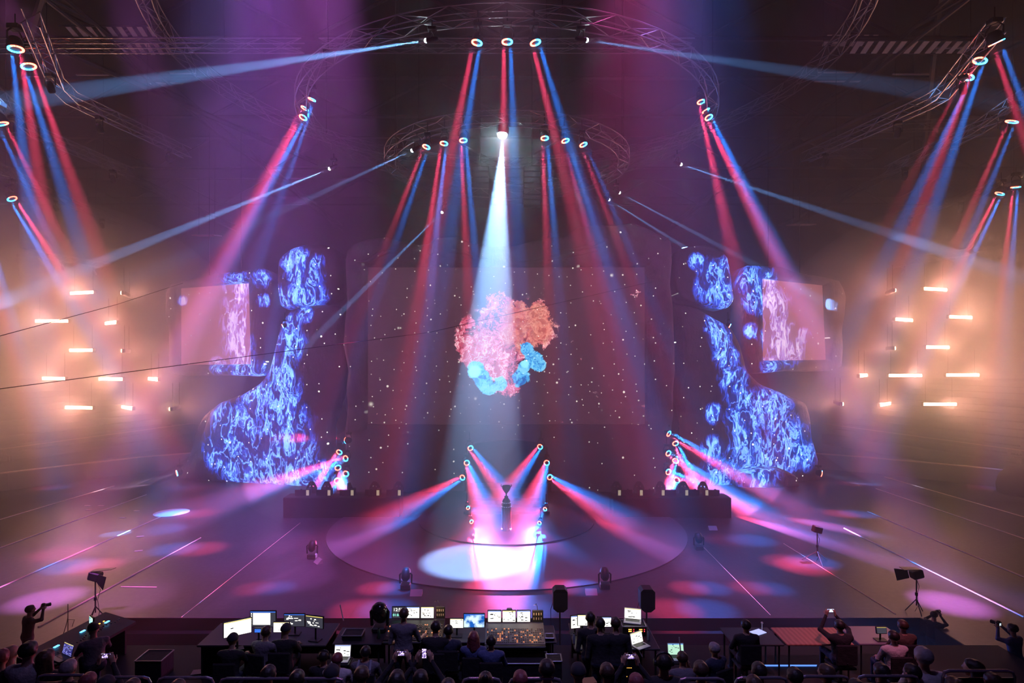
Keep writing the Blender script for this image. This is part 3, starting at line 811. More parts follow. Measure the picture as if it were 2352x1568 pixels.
# hanging folds over the top right of the frame
fd = MB()
for a, b in (((1190, 600), (1520, 560)), ((1280, 572), (1505, 540)), ((1410, 545), (1530, 600)), ((960, 575), (1120, 590)), ((820, 600), (940, 570))):
    pts = [P(a[0] + (b[0] - a[0]) * t / 10, a[1] + (b[1] - a[1]) * t / 10 + 6 * math.sin(t * .9), Y0 - .62) - cb for t in range(11)]
    fd.tube(pts, [.02 + .16 * math.sin(PI * t / 10) for t in range(11)], 8)
fd.build('rock_fold', M_FRAME, CEN, True)

# main screen: grid carrying the painted fields
SX0, SX1, SY0, SY1 = 845, 1481, 614, 974
def screen_material():
    m = bpy.data.materials.new('main_screen_picture'); g = NT(m)
    tc = g.n('ShaderNodeTexCoord'); co_ = tc.outputs['Object']
    def at(n): return g.n('ShaderNodeAttribute', attribute_name=n).outputs['Fac']
    wz = g.n('ShaderNodeTexNoise', i={'Vector': co_, 'Scale': 1.1, 'Detail': 4.0, 'Roughness': .6})
    wv = g.n('ShaderNodeVectorMath', operation='MULTIPLY_ADD', i={0: wz.outputs['Color'], 1: (1.6, 1.6, 1.6), 2: co_})
    nb = g.n('ShaderNodeTexNoise', i={'Vector': wv.outputs[0], 'Scale': 1.1, 'Detail': 7.0, 'Roughness': .62, 'Distortion': .6})
    nf = g.n('ShaderNodeTexNoise', i={'Vector': wv.outputs[0], 'Scale': 2.2, 'Detail': 4.0, 'Roughness': .6, 'Distortion': .9})
    nlo = g.n('ShaderNodeTexNoise', i={'Vector': co_, 'Scale': .55, 'Detail': 2.0, 'Distortion': 1.2})
    rg = g.math('POWER', g.math('SUBTRACT', 1.0, g.math('MULTIPLY', g.math('ABSOLUTE', g.math('MULTIPLY_ADD', nf.outputs['Fac'], 2.0, -1.0)), 3.6), clamp=True), 2.5)
    def field(n, amp, lo, hi):
        a = g.math('MULTIPLY_ADD', g.math('SUBTRACT', nb.outputs['Fac'], .5), amp, at(n))
        return g.n('ShaderNodeMapRange', interpolation_type='SMOOTHSTEP', i={0: a, 1: lo, 2: hi}).outputs[0]
    fire = field('fire', 2.6, .40, .62); core = field('orange', 1.0, .3, .8); ice = field('ice', 1.5, .42, .54); icel = field('iceglow', .6, .3, .7)
    fcol = g.n('ShaderNodeValToRGB', i={0: g.math('MULTIPLY_ADD', rg, .6, g.math('MULTIPLY_ADD', nb.outputs['Fac'], 1.5, g.math('MULTIPLY_ADD', nlo.outputs['Fac'], 1.6, -1.30)))}); e = fcol.color_ramp.elements
    e[0].position = .12; e[0].color = (.12, .01, .05, 1); e[1].position = .95; e[1].color = (1, .62, .70, 1)
    x = e.new(.38); x.color = (.80, .06, .14, 1); x = e.new(.68); x.color = (1, .20, .34, 1)
    ocol = g.mix(g.math('MULTIPLY_ADD', rg, .35, g.math('MULTIPLY_ADD', nb.outputs['Fac'], 2.0, -.65), clamp=True), (.80, .07, .06), (1.0, .44, .33))
    c1 = g.mix(core, fcol.outputs['Color'], ocol)
    ic = g.n('ShaderNodeValToRGB', i={0: g.math('MULTIPLY_ADD', rg, .5, g.math('MULTIPLY_ADD', nb.outputs['Fac'], 1.8, -.5))}); e = ic.color_ramp.elements
    e[0].position = .2; e[0].color = (.0, .10, .40, 1); e[1].position = .9; e[1].color = (.25, .78, 1, 1); x = e.new(.5); x.color = (.0, .38, .90, 1)
    c2 = g.mix(icel, ic.outputs['Color'], (.30, .95, 1.0))
    bgc = (.050, .018, .032)
    a1 = g.mix(g.math('MULTIPLY', fire, g.math('MULTIPLY_ADD', rg, .55, .55, clamp=True)), bgc, c1)
    a2 = g.mix(ice, a1, c2)
    # stars
    fl2 = g.n('ShaderNodeMapping', i={'Vector': co_, 'Scale': (1, 0, 1)}); fl3 = g.n('ShaderNodeMapping', i={'Vector': co_, 'Rotation': (PI / 2, 0, 0)}); tot = None
    for sc_, rad, thr, br in ((1.5, .040, .30, 3.0), (.7, .06, .45, 4.0), (.28, .085, .6, 4.0)):
        vo = g.n('ShaderNodeTexVoronoi', voronoi_dimensions='2D', i={'Vector': fl3.outputs[0], 'Scale': sc_}); d = g.math('DIVIDE', vo.outputs['Distance'], sc_)
        dot = g.n('ShaderNodeMapRange', interpolation_type='SMOOTHSTEP', i={0: d, 1: rad, 2: rad * .35, 3: 0.0, 4: 1.0})
        sp = g.n('ShaderNodeSeparateColor', i={0: vo.outputs['Color']})
        o_ = g.math('MULTIPLY', dot.outputs[0], g.math('MULTIPLY', g.math('SUBTRACT', sp.outputs[0], thr, clamp=True), br))
        tot = o_ if tot is None else g.math('ADD', tot, o_)
    big = None
    for (x, y, r) in ((852, 928, .24), (1405, 632, .18), (1092, 915, .17), (915, 753, .12), (920, 753, .10), (1275, 613, .1), (1478, 955, .09), (1190, 936, .09)):
        p = P(x, y, Y0) - P(1163, 794, Y0)
        d = g.n('ShaderNodeVectorMath', operation='DISTANCE', i={0: fl2.outputs[0], 1: (p.x, 0, p.z)}).outputs['Value']
        o_ = g.math('POWER', g.n('ShaderNodeMapRange', i={0: d, 1: r, 2: 0.0, 3: 0.0, 4: 1.0}).outputs[0], 2.2)
        big = o_ if big is None else g.math('ADD', big, o_)
    tot = g.math('ADD', tot, big)
    ad = g.n('ShaderNodeMix', data_type='RGBA', blend_type='ADD', i={0: 1.0}); g.link(a2, ad.inputs[6]); g.link(g.mix(tot, (0, 0, 0), (1.0, .93, .8)), ad.inputs[7])
    b = g.n('ShaderNodeBsdfPrincipled', i={'Roughness': .33}); b.inputs['Base Color'].default_value = (.20, .15, .17, 1)
    b.inputs['Specular IOR Level'].default_value = .4
    g.link(ad.outputs[2], b.inputs['Emission Color']); g.link(g.math('MULTIPLY_ADD', g.math('MAXIMUM', fire, ice), .35, 1.25), b.inputs['Emission Strength'])
    g.link(b.outputs[0], g.out.inputs['Surface'])
    return m
NXs, NYs = 106, 60
sb = P(1163, 794, Y0)
vs = []; fs = []
for j in range(NYs + 1):
    for i in range(NXs + 1):
        vs.append(P(SX0 + (SX1 - SX0) * i / NXs, SY0 + (SY1 - SY0) * j / NYs, Y0) - sb)
for j in range(NYs):
    for i in range(NXs):
        a = j * (NXs + 1) + i; fs.append((a, a + 1, a + NXs + 2, a + NXs + 1))
scr = thing('video_screen', 'main video screen showing a burst of pink and blue smoke among stars', 'screen', sb)
pic = MB().add(vs, fs).build('picture', screen_material(), scr, fix=False)
q0, q1 = P(SX0, SY0, Y0) - sb, P(SX1, SY1, Y0) - sb
MB().box(q0.x - .05, q1.x + .05, .02, .2, q1.z - .05, q0.z + .05).build('back_panel', M_BLACK, scr)
pic.matrix_basis = Matrix.Translation(sb)      # world position only while painting
paint(pic, 'fire', [(1120, 772, 58), (1168, 745, 62), (1138, 702, 28), (1222, 748, 46), (1100, 820, 40), (1150, 842, 40), (1085, 762, 34), (1245, 765, 28), (1180, 800, 40), (1075, 795, 26), (1235, 705, 14), (1165, 880, 30), (1110, 850, 26)], None)
paint(pic, 'orange', [(1225, 745, 52), (1200, 765, 46), (1190, 720, 34)], None)
paint(pic, 'ice', [(1092, 850, 19), (1108, 872, 20), (1122, 890, 17), (1150, 882, 15), (1195, 868, 20), (1225, 825, 20), (1210, 800, 14), (1238, 838, 15), (1205, 840, 14)], None)
paint(pic, 'iceglow', [(1090, 853, 14), (1205, 835, 10)], None)
pic.matrix_basis = Matrix.Identity(4)

# side pieces
def Yl(a, ya, b, yb): return lambda x: ya + (yb - ya) * (x - a) / (b - a)
rock('rock_tower', 'tall blue-flamed rock wall left of the main screen', [(420, 1102), (436, 1078), (452, 1030), (470, 985), (487, 940), (505, 925), (560, 905), (600, 880), (622, 850), (634, 800), (641, 770), (650, 740), (668, 712), (700, 704), (740, 700), (788, 704), (789, 780), (799, 850), (781, 900), (768, 960), (764, 1010), (768, 1119), (690, 1117.5), (560, 1110)],
     (690, 960), Yl(420, 40.9, 770, 38.3), 1.6, [(700, 722, 20), (668, 740, 24), (665, 790, 40), (640, 840, 30), (655, 880, 42), (640, 930, 60), (600, 920, 50), (650, 980, 62), (680, 1030, 50), (690, 1090, 50), (620, 1070, 60), (560, 1060, 60), (540, 990, 60), (510, 1040, 45), (510, 950, 30), (750, 1085, 30)], M_ROCK, 1, nper=150)
rock('boulder', 'small blue-flamed boulder left of the main screen, above the rock wall', [(641, 605), (648, 590), (672, 572), (700, 563), (750, 563), (772, 572), (783, 600), (785, 640), (779, 680), (757, 692), (700, 706), (665, 713), (645, 702), (640, 650)],
     (712, 638), Yl(640, 39.3, 785, 38.3), 1.5, [(680, 600, 38), (695, 640, 44), (660, 680, 30), (715, 680, 36), (725, 600, 20)], M_ROCK, 2, nper=90)
rock('rock_tower', 'tall blue-flamed rock wall right of the main screen', [(1549, 705), (1560, 698), (1600, 708), (1640, 732), (1678, 752), (1697, 790), (1712, 850), (1745, 883), (1790, 900), (1850, 925), (1860, 960), (1862, 1000), (1876, 1050), (1893, 1100), (1860, 1108), (1700, 1112), (1600, 1118), (1565, 1119), (1572, 1050), (1556, 970), (1550, 900), (1547, 780)],
     (1650, 965), Yl(1560, 38.3, 1893, 40.7), 1.6, [(1640, 745, 26), (1655, 775, 28), (1668, 820, 30), (1685, 870, 34), (1700, 920, 36), (1705, 970, 40), (1712, 1020, 44), (1715, 1070, 44), (1770, 940, 56), (1810, 1000, 56), (1770, 1050, 60), (1840, 1040, 40), (1640, 950, 24), (1640, 1030, 30), (1650, 1085, 40)], M_ROCK, 3, nper=150)
rock('boulder', 'small blue-flamed boulder right of the main screen, above the rock wall', [(1546, 600), (1552, 585), (1565, 568), (1620, 563), (1652, 575), (1669, 592), (1677, 640), (1683, 690), (1672, 706), (1655, 712), (1600, 700), (1562, 690), (1547, 660)],
     (1612, 638), Yl(1545, 38.3, 1683, 39.3), 1.5, [(1640, 660, 44), (1660, 610, 22), (1630, 620, 30), (1600, 600, 20), (1665, 690, 26)], M_ROCK, 4, nper=90)
rock('rock_ledge', 'low flat rock ledge at the foot of the right rock wall', [(1690, 1118), (1700, 1085), (1740, 1075), (1800, 1078), (1828, 1092), (1836, 1118)], (1765, 1102), lambda x: 37.9, 1.0, [(1740, 1090, 50)], M_ROCK, 5, nper=60, nrad=14, bulge=.3)
rock('rock_shoulder', 'pale slim rock shoulder leaning on the outer left rock wall', [(398, 1104), (425, 1078), (440, 1040), (452, 990), (470, 955), (492, 935), (500, 960), (475, 1010), (462, 1060), (452, 1106)], (455, 1040), lambda x: 41.2, .8, [], M_ROCK, 6, nper=80, nrad=14, bulge=.2)

def screen_rock(label, lab2, outer, rect, Yf, blobs, seed):
    (ax, ay), (bx, by), (cx_, cy_), (dx, dy) = rect       # tl tr br bl
    inner_poly = [(ax, ay), (bx, by), (cx_, cy_), (dx, dy)]
    mx = sum(p[0] for p in rect) / 4; my = sum(p[1] for p in rect) / 4
    def hit(poly, ang):
        d = Vector((math.cos(ang), math.sin(ang))); o = Vector((mx, my)); best = 0
        for i in range(len(poly)):
            a = Vector(poly[i]) - o; b = Vector(poly[(i + 1) % len(poly)]) - o
            e = b - a; den = d.x * e.y - d.y * e.x
            if abs(den) < 1e-9: continue
            t = (a.x * e.y - a.y * e.x) / den; u = (a.x * d.y - a.y * d.x) / den
            if t > 0 and -1e-6 <= u <= 1 + 1e-6: best = max(best, t)
        return o + d * best
    angs = [2 * PI * i / 128 for i in range(128)] + [math.atan2(p[1] - my, p[0] - mx) % (2 * PI) for p in rect]
    angs = sorted(set(angs))
    inn = [hit(inner_poly, a) for a in angs]; out = [hit(outer, a) for a in angs]
    base = P(mx, my, Yf(mx))
    t = thing('hanging_screen_rock', label, 'stage set', base)
    mb = ring_frame(inn, out, Yf, 0, base, .35, True, 1.6, 12, seed, .45)
    o = mb.build('rock_rim', M_ROCK, t, True)
    o.matrix_basis = Matrix.Translation(base); paint(o, 'flames_mask', blobs, Yf); o.matrix_basis = Matrix.Identity(4)
    n = 24; vs = []; fs = []
    for j in range(n + 1):
        for i in range(n + 1):
            u, v = i / n, j / n
            p2 = Vector((ax, ay)).lerp(Vector((bx, by)), u).lerp(Vector((dx, dy)).lerp(Vector((cx_, cy_)), u), v)
            vs.append(P(p2.x, p2.y, Yf(p2.x)) + Vector((0, .02, 0)) - base)
    for j in range(n):
        for i in range(n):
            a = j * (n + 1) + i; fs.append((a, a + 1, a + n + 2, a + n + 1))
    s = MB().add(vs, fs).build('screen', M_MINI, t, fix=False); s['label'] = lab2
    s.matrix_basis = Matrix.Translation(base); paint(s, 'flames_mask', blobs, Yf, 1.0); s.matrix_basis = Matrix.Identity(4)
    bk = [P(p.x, p.y, Yf(p.x)) + Vector((0, 1.55, 0)) - base for p in out]
    MB().add(bk + [p - Vector((0, .1, 0)) for p in bk], [tuple(range(len(bk))), tuple(range(2 * len(bk) - 1, len(bk) - 1, -1))]).build('back_panel', M_BLACK, t)
    hg = MB()
    for fx in (.25, .75):
        p = P(outer[0][0] + (outer[-1][0] - outer[0][0]) * 0 + (max(q[0] for q in outer) - min(q[0] for q in outer)) * (fx - .5) + 0 * mx, my, Yf(mx)) if 0 else P(mx + (fx - .5) * 150, my - 60, Yf(mx))
        hg.tube([p + Vector((0, 1.2, 0)) - base, Vector((p.x, p.y + 1.2, 23.9)) - base], .02, 4)
    hg.build('hanging_wire', M_DARK, t)
screen_rock('hanging rock block with an inset video screen on the left', 'pinkish video picture with violet flames',
            [(390, 672), (400, 655), (430, 647), (460, 640), (520, 627), (560, 625), (590, 618), (610, 616), (628, 635), (640, 652), (640, 692), (628, 740), (622, 800), (619, 850), (600, 864), (540, 862), (430, 863), (405, 858), (397, 840), (398, 800), (397, 760), (388, 720)],
            [(416, 662), (578, 650), (583, 836), (416, 838)], Yl(390, 42.0, 640, 39.8), [(545, 650, 34), (540, 700, 30), (540, 740, 34), (545, 790, 36), (560, 840, 34), (600, 640, 22), (606, 690, 16), (590, 850, 26), (500, 840, 20), (420, 690, 12)], 5)
screen_rock('hanging rock block with an inset video screen on the right', 'orange-pink video picture with violet flames',
            [(1688, 650), (1703, 620), (1712, 610), (1750, 612), (1785, 613), (1812, 625), (1870, 636), (1920, 646), (1936, 680), (1934, 720), (1925, 760), (1928, 800), (1925, 842), (1905, 851), (1850, 854), (1800, 852), (1760, 856), (1722, 859), (1706, 840), (1700, 780), (1696, 740), (1700, 700)],
            [(1745, 640), (1889, 655), (1897, 826), (1746, 828)], Yl(1688, 39.8, 1936, 42.0), [(1725, 640, 34), (1735, 690, 30), (1760, 640, 26), (1775, 700, 40), (1790, 760, 36), (1810, 800, 40), (1770, 780, 30), (1725, 760, 18), (1770, 840, 24), (1715, 650, 26), (1845, 770, 18)], 8)

# lamp towers either side of the screen
for x0, nm in ((787, 'left'), (1545, 'right')):
    q = P(x0, 1125, 36.9)
    t = thing('lamp_tower', 'dark narrow truss tower carrying six ring lamps %s of the main screen' % nm, 'truss tower', (q.x, 36.9, 0))
    MB().box(-.42, .42, .3, .36, 0, 4.4).build('backing', M_CLOTH, t)
    f = MB(); l = MB()
    for sx in (-.38, .38):
        f.tube([(sx, 0, 0), (sx, 0, 3.9)], .03, 6)
    for i in range(8): l.tube([(-.38 if i % 2 else .38, 0, i * .48), (.38 if i % 2 else -.38, 0, (i + 1) * .48)], .018, 4)
    f.build('upright', M_DARK, t); l.build('lacing', M_DARK, t)
    MB().prism([(-.4, 4.0), (.42, 4.0), (.2, 4.9), (.08, 5.6), (-.05, 4.9)], -.05, .05).build('spire', M_BLACK, t)

# floor-level ring lamps at the outer rock feet
for x, y, ex, ey, nm in ((408, 1093, 300, 1118, 'left'), (1885, 1094, 2000, 1112, 'right')):
    s = FL(x, y + 12); s.z = .55
    dst = FL(ex, ey)
    ring_lamp(s, dst, .2, Vector((1, 0, 0)), 'ring lamp standing on the deck at the outer foot of the %s rock wall' % nm, 'ring lamps on the deck')
    spot(s + (dst - s).normalized() * .15, dst, (.4, .55, 1.0) if nm == 'right' else (1, .6, .9), 3500, 16, .6, .05)
for x, y, ex, ey, nm in ((651, 748, 480, 830, 'left'), (1675, 747, 1830, 830, 'right')):
    s = P(x, y, 37.6); ring_lamp(s, P(ex, ey, 36), .13, Vector((1, 0, 0)), 'small ring lamp in the gap beside the %s hanging rock block' % nm, 'ring lamps between rocks')
    spot(s + Vector((0, -.3, 0)), P(ex, ey, 36), (1, .15, .4), 5000, 7, .6, .05); spot(s + Vector((0, -.3, .1)), P(ex, ey - 20, 36), BLU, 4000, 5, .6, .05)

# ================================================================== on the stage
# trophy on its pedestal
tp = FL(1163, 1221); tp.z = .09
t = thing('trophy', 'dark trophy cup standing on the pedestal at stage centre', 'trophy', (tp.x, tp.y, 1.62))
MB().lathe([(.10, 0), (.09, .03), (.035, .06), (.03, .14), (.05, .18), (.12, .26), (.19, .38), (.20, .48), (.195, .53), (.17, .52), (.02, .40)], 24).build('cup', mat('dark_bronze', (.05, .035, .05), .3, .7), t, True)
MB().tube([(-.19, 0, .46), (-.25, 0, .52), (-.22, 0, .58)], .02, 6).tube([(.19, 0, .46), (.25, 0, .52), (.22, 0, .58)], .02, 6).build('handle', mat('dark_bronze'), t)
t = thing('trophy_pedestal', 'tall dark tapering pedestal with lit studs on its shoulders', 'pedestal', (tp.x, tp.y, .09))
MB().lathe([(.25, 0), (.26, .05), (.22, .12), (.20, .5), (.215, 1.0), (.215, 1.22), (.17, 1.38), (.10, 1.48), (.06, 1.53)], 8).build('column', mat('pedestal_black', (.02, .016, .025), .35), t)
sd_ = MB()
for k in range(16):
    a = 2 * PI * k / 16
    for (r, z) in ((.222, 1.10), (.20, 1.28)):
        sd_.bbox(r * math.cos(a), r * math.sin(a), z, .024, .024, .024, .005)
sd_.build('stud', mat('studs', (.6, .6, .7), .2, .5, emit=(.6, .6, 1), es=1.5), t)
kb = MB()
for k in range(8):
    a = 2 * PI * (k + .5) / 8; kb.box(.20, .225, -.035, .035, .1, 1.1, Matrix.Rotation(a, 4, 'Z'))
kb.build('side_fin', M_DARK, t)

# team desks
M_DESK = mat('desk_front', (.007, .005, .007), .7, nscale=2)
def team_desk(x0, x1, nm):
    Yd = 30.75; X0, X1 = (x0 - CX) * Yd / F, (x1 - CX) * Yd / F; c = (X0 + X1) / 2; w_ = X1 - X0
    t = thing('team_desk', 'long dark team desk with five player places, %s of the round stage' % nm, 'desk', (c, Yd + .5, 0))
    MB().bbox(0, -.45, .5, w_, .08, 1.0, .015).build('front_panel', M_DESK, t)
    MB().bbox(0, .05, .99, w_, 1.0, .05, .01).build('desk_top', M_DESK, t)
    for sx in (-1, 1): MB().bbox(sx * (w_ / 2 - .04), .05, .48, .08, .95, .96, .01).build('side_panel', M_DESK, t)
    return X0, X1, Yd
def gaming_chair():
    t = thing('gaming_chair', 'x', 'chair')
    M_CH = mat('chair_leather', (.02, .018, .022), .4)
    prof = [(-.22, .50), (-.27, .75), (-.25, .92), (-.29, 1.08), (-.24, 1.22), (-.17, 1.33), (-.12, 1.42), (-.06, 1.45), (.06, 1.45), (.12, 1.42), (.17, 1.33), (.24, 1.22), (.29, 1.08), (.25, .92), (.27, .75), (.22, .50)]
    left = prof
    R = Matrix.Translation((0, .26, 0)) @ Matrix.Translation((0, 0, .5)) @ Matrix.Rotation(-.16, 4, 'X') @ Matrix.Translation((0, 0, -.5))
    # backrest with two openings, built from bands
    from mathutils.geometry import tessellate_polygon
    holes = [[(-.13, 1.20), (-.05, 1.23), (-.05, 1.17), (-.11, 1.12)], [(.13, 1.20), (.11, 1.12), (.05, 1.17), (.05, 1.23)]]
    loops = [prof] + holes
    flat = [p for l in loops for p in l]; n = len(flat)
    tri = tessellate_polygon([[Vector((x, z, 0)) for x, z in l] for l in loops])
    vs = [R @ Vector((x, -.04, z)) for x, z in flat] + [R @ Vector((x, .05, z)) for x, z in flat]
    fs = [tuple(t_) for t_ in tri] + [tuple(i + n for i in t_) for t_ in tri]
    o = 0
    for l in loops:
        m = len(l)
        fs += [(o + i, o + (i + 1) % m, o + (i + 1) % m + n, o + i + n) for i in range(m)]; o += m
    MB().add(vs, fs).build('backrest', M_CH, t)
    MB().bbox(0, 0, .50, .52, .52, .12, .04).build('seat', M_CH, t)
    for s in (-1, 1):
        MB().bbox(s * .31, 0, .70, .08, .28, .04, .015).tube([(s * .31, .02, .68), (s * .28, .02, .5)], .02, 5).build('armrest', M_BLACK, t)
    b = MB().tube([(0, 0, .44), (0, 0, .1)], .03, 8)
    for k in range(5):
        a = 2 * PI * k / 5; b.tube([(0, 0, .1), (.3 * math.cos(a), .3 * math.sin(a), .06)], .02, 5)
    b.build('base', M_BLACK, t)
    return t
def desk_monitor():
    t = thing('gaming_monitor', 'x', 'monitor')
    MB().bbox(0, 0, .17, .56, .05, .30, .012).build('housing', M_BLACK, t)
    MB().box(-.26, .26, .026, .03, .04, .30).build('picture', mat('desk_screen_glow', (.05, .05, .06), .3, emit=(.9, .85, .7), es=1.2), t)
    MB().tube([(0, .04, .02), (0, .03, .2)], .025, 6).bbox(0, .04, .01, .26, .2, .02, .005).build('stand', M_BLACK, t)
    MB().bbox(.05, 0, .34, .09, .03, .04, .005).build('webcam', M_BLACK, t)
    return t
def pc_case():
    t = thing('computer_case', 'x', 'computer')
    MB().bbox(0, 0, .18, .20, .40, .36, .015).build('case', M_BLACK, t)
    MB().box(-.07, .07, -.206, -.202, .05, .32).build('lit_panel', mat('lit_case_panel', (.5, .5, .4), .3, emit=(1, .85, .5), es=.45), t)
    return t
chair = mon = pc = None
ordw = ['first', 'second', 'third', 'fourth', 'fifth']
for x0, x1, nm, cxs, mxs in ((650, 918, 'left', (715, 745, 818, 857, 912), (690, 739, 792, 851, 900)), (1408, 1680, 'right', (1419, 1471, 1521, 1575, 1612), (1440, 1490, 1540, 1594, 1640))):
    X0, X1, Yd = team_desk(x0, x1, nm)
    for i in range(5):
        Ym = Yd + .42; xm = (mxs[i] - CX) * Ym / F; xc = (cxs[i] - CX) * (Ym + 1.2) / F
        lab = 'gaming monitor on the %s team desk, %s from the left' % (nm, ordw[i])
        if mon is None: mon = desk_monitor(); tag(mon, lab, None, 'gaming monitors on team desks'); mon.location = (xm, Ym, 1.017)
        else: dup(mon, (xm, Ym, 1.017), random.uniform(-.08, .08), lab, 'gaming monitors on team desks')
        lab = 'computer case beside a gaming monitor on the %s team desk, %s from the left' % (nm, ordw[i])
        lp_ = (xm + (.40 if nm == 'left' else -.40), Ym + .1, 1.017)
        if pc is None: pc = pc_case(); tag(pc, lab, None, 'computer cases on team desks'); pc.location = lp_
        else: dup(pc, lp_, 0, lab, 'computer cases on team desks')
        lab = 'empty racing-style gaming chair behind the %s team desk, %s from the left' % (nm, ordw[i])
        lc_ = (xc, Ym + 1.25, 0); rz = {(0): .3}.get(i, 0) if nm == 'left' else (-.5 if i == 4 else 0)
        if nm == 'left' and i == 2: rz = 1.45
        if chair is None: chair = gaming_chair(); tag(chair, lab, None, 'gaming chairs at team desks'); chair.location = lc_; chair.rotation_euler = (0, 0, rz)
        else: dup(chair, lc_, rz, lab, 'gaming chairs at team desks')
# glowing floor wedge by the left desk, small boxes on the deck
def wedge(px, py, label, sz=.35, m=None, rz=0.0):
    p = FL(px, py); mb = MB()
    mb.add([Vector(v) * sz for v in ((-1, -.6, 0), (1, -.6, 0), (1, .6, 0), (-1, .6, 0), (-1, .5, .8), (1, .5, .8), (1, .3, .8), (-1, .3, .8))],
           [(0, 3, 2, 1), (0, 1, 6, 7), (7, 6, 5, 4), (1, 2, 5, 6), (0, 7, 4, 3), (2, 3, 4, 5)])
    o = mb.build('floor_monitor', m or mat('wedge_face', (.30, .24, .26), .5)); o.location = p; o.rotation_euler = (0, 0, rz)
    tag(o, label, 'floor monitor'); return o
wedge(956, 1366, 'small pale floor wedge by the front edge of the round stage, left one', .2)
wedge(1358, 1364, 'small pale floor wedge by the front edge of the round stage, right one', .2)
wedge(731, 1292, 'small upright pale wedge left of the round stage', .2, rz=-.9)
wedge(1637, 1216, 'small pale wedge on the deck right of the round stage', .2)
ol = FL(394, 1177)
o = MB().lathe([(.85, 0), (.85, .012), (.02, .013)], 48).build('pale_floor_disc', mat('pale_disc', (.75, .8, .85), .5)); o.location = ol
tag(o, 'flat pale blue disc lying on the deck far left of the stage', 'disc')
mh2 = None
for x, y, nm in ((717, 1282, 'left rim'), (932, 1352, 'front rim left of centre'), (1389, 1351, 'front rim right of centre'), (1605, 1262, 'right rim')):
    p = FL(x, y)
    t = thing('deck_moving_head', 'black moving head on the deck, %s of the round stage' % nm, 'stage light', p, 0, 'moving heads around the round stage')
    MB().bbox(0, 0, .1, .34, .3, .2, .03).build('base', M_BLACK, t)
    MB().tube([(-.2, 0, .2), (-.21, 0, .5), (-.15, 0, .55)], .03, 6).tube([(.2, 0, .2), (.21, 0, .5), (.15, 0, .55)], .03, 6).build('yoke', M_BLACK, t)
    Mx = Matrix.Translation((0, 0, .48)) @ Matrix.Rotation(2.4, 4, 'X')
    MB().lathe([(.13, -.22), (.16, -.1), (.15, .1), (.08, .2)], 16, Mx).build('lamp_head', M_BLACK, t, True)
    MB().lathe([(.11, -.24), (.11, -.215), (.02, -.21)], 16, Mx).build('lens', mat('unlit_glass'), t)
# cue marks
for k, (x, y) in enumerate(((201, 1161), (232, 1161), (204, 1171), (314, 1173), (281, 1189), (322, 1232), (318, 1265))):
    p = FL(x, y); o = MB().bbox(0, 0, .008, .3, .12, .016, .003).build('tape_mark', mat('pale_tape', (.85, .75, .7), .6)); o.location = p; o.rotation_euler = (0, 0, .3 if k > 4 else 0)
    tag(o, 'short pale tape mark on the left deck, ' + ['left one of the upper pair', 'right one of the upper pair', 'just under the upper pair', 'beside the pale disc', 'below and left of the pale disc', 'short dash between the two purple pools', 'slanted mark beside the second rail'][k], 'tape mark')

# stands with lamps on the deck
def lamp_stand(px, py, hgt, label, doors=True, legs=.5, lean=0):
    p = FL(px, py); t = thing('lamp_stand', label, 'lamp stand', p)
    MB().tube([(0, 0, .25), (0, 0, hgt)], .022, 6).build('pole', M_DARK, t)
    MB().tube([(0, 0, hgt * .5), (0, 0, hgt * .5 + .1)], .045, 6).build('collar', M_DARK, t)
    for k in range(3):
        a = 2 * PI * k / 3 + .4
        MB().tube([(0, 0, .45), (legs * math.cos(a), legs * math.sin(a), .02)], .015, 5).build('leg', M_ALU if legs > .5 else M_DARK, t)
    R = Matrix.Translation((0, 0, hgt + .12)) @ Matrix.Rotation(lean, 4, 'Z') @ Matrix.Rotation(.25, 4, 'Y')
    MB().bbox(0, 0, 0, .34, .26, .26, .03, R).build('lamp_head', M_BLACK, t)
    if doors:
        d = MB()
        d.add([R @ Vector(v) for v in ((-.1, -.13, .14), (.45, -.05, .32), (.45, .2, .30), (-.1, .13, .14), (-.1, -.13, .155), (.45, -.05, .335), (.45, .2, .315), (-.1, .13, .155))], [(0, 1, 2, 3), (7, 6, 5, 4), (0, 4, 5, 1), (1, 5, 6, 2), (2, 6, 7, 3), (3, 7, 4, 0)])
        d.add([R @ Vector(v) for v in ((.17, -.13, -.13), (.48, -.3, -.2), (.48, -.3, .2), (.17, -.13, .13), (.185, -.12, -.13), (.495, -.29, -.2), (.495, -.29, .2), (.185, -.12, .13))], [(0, 1, 2, 3), (7, 6, 5, 4), (0, 4, 5, 1), (1, 5, 6, 2), (2, 6, 7, 3), (3, 7, 4, 0)])
        d.build('barn_door', M_BLACK, t)
    cb_ = [(0, .03, hgt), (.12, .05, hgt * .75), (.05, .03, hgt * .5), (.09, .05, hgt * .2), (.02, .1, .02)]
    MB().tube(cb_, .008, 4).build('cable', M_BLACK, t)
    return t
lamp_stand(219, 1425, 1.25, 'tall lamp stand with barn doors at the left corner of the control pit', legs=.3)
lamp_stand(2105, 1408, 1.12, 'tall lamp stand with barn doors at the right corner of the control pit', legs=.3, lean=PI)
lamp_stand(1877, 1292, 1.2, 'lone lamp on a chrome-legged stand on the right side of the deck', doors=False, legs=.55)
t = thing('microphone_stand', 'thin black microphone stand at the left edge of the pit', 'microphone stand', FL(156, 1462))
MB().tube([(0, 0, 0), (0, 0, .95)], .012, 5).build('pole', M_DARK, t); MB().lathe([(.2, 0), (.2, .02), (.02, .03)], 16).build('base', M_BLACK, t)
MB().tube([(0, 0, .55), (-.12, .1, .3), (-.2, .1, .05)], .01, 4).tube([(0, 0, .5), (.12, .1, .45), (.05, .1, .25)], .008, 4).build('cable', M_BLACK, t)
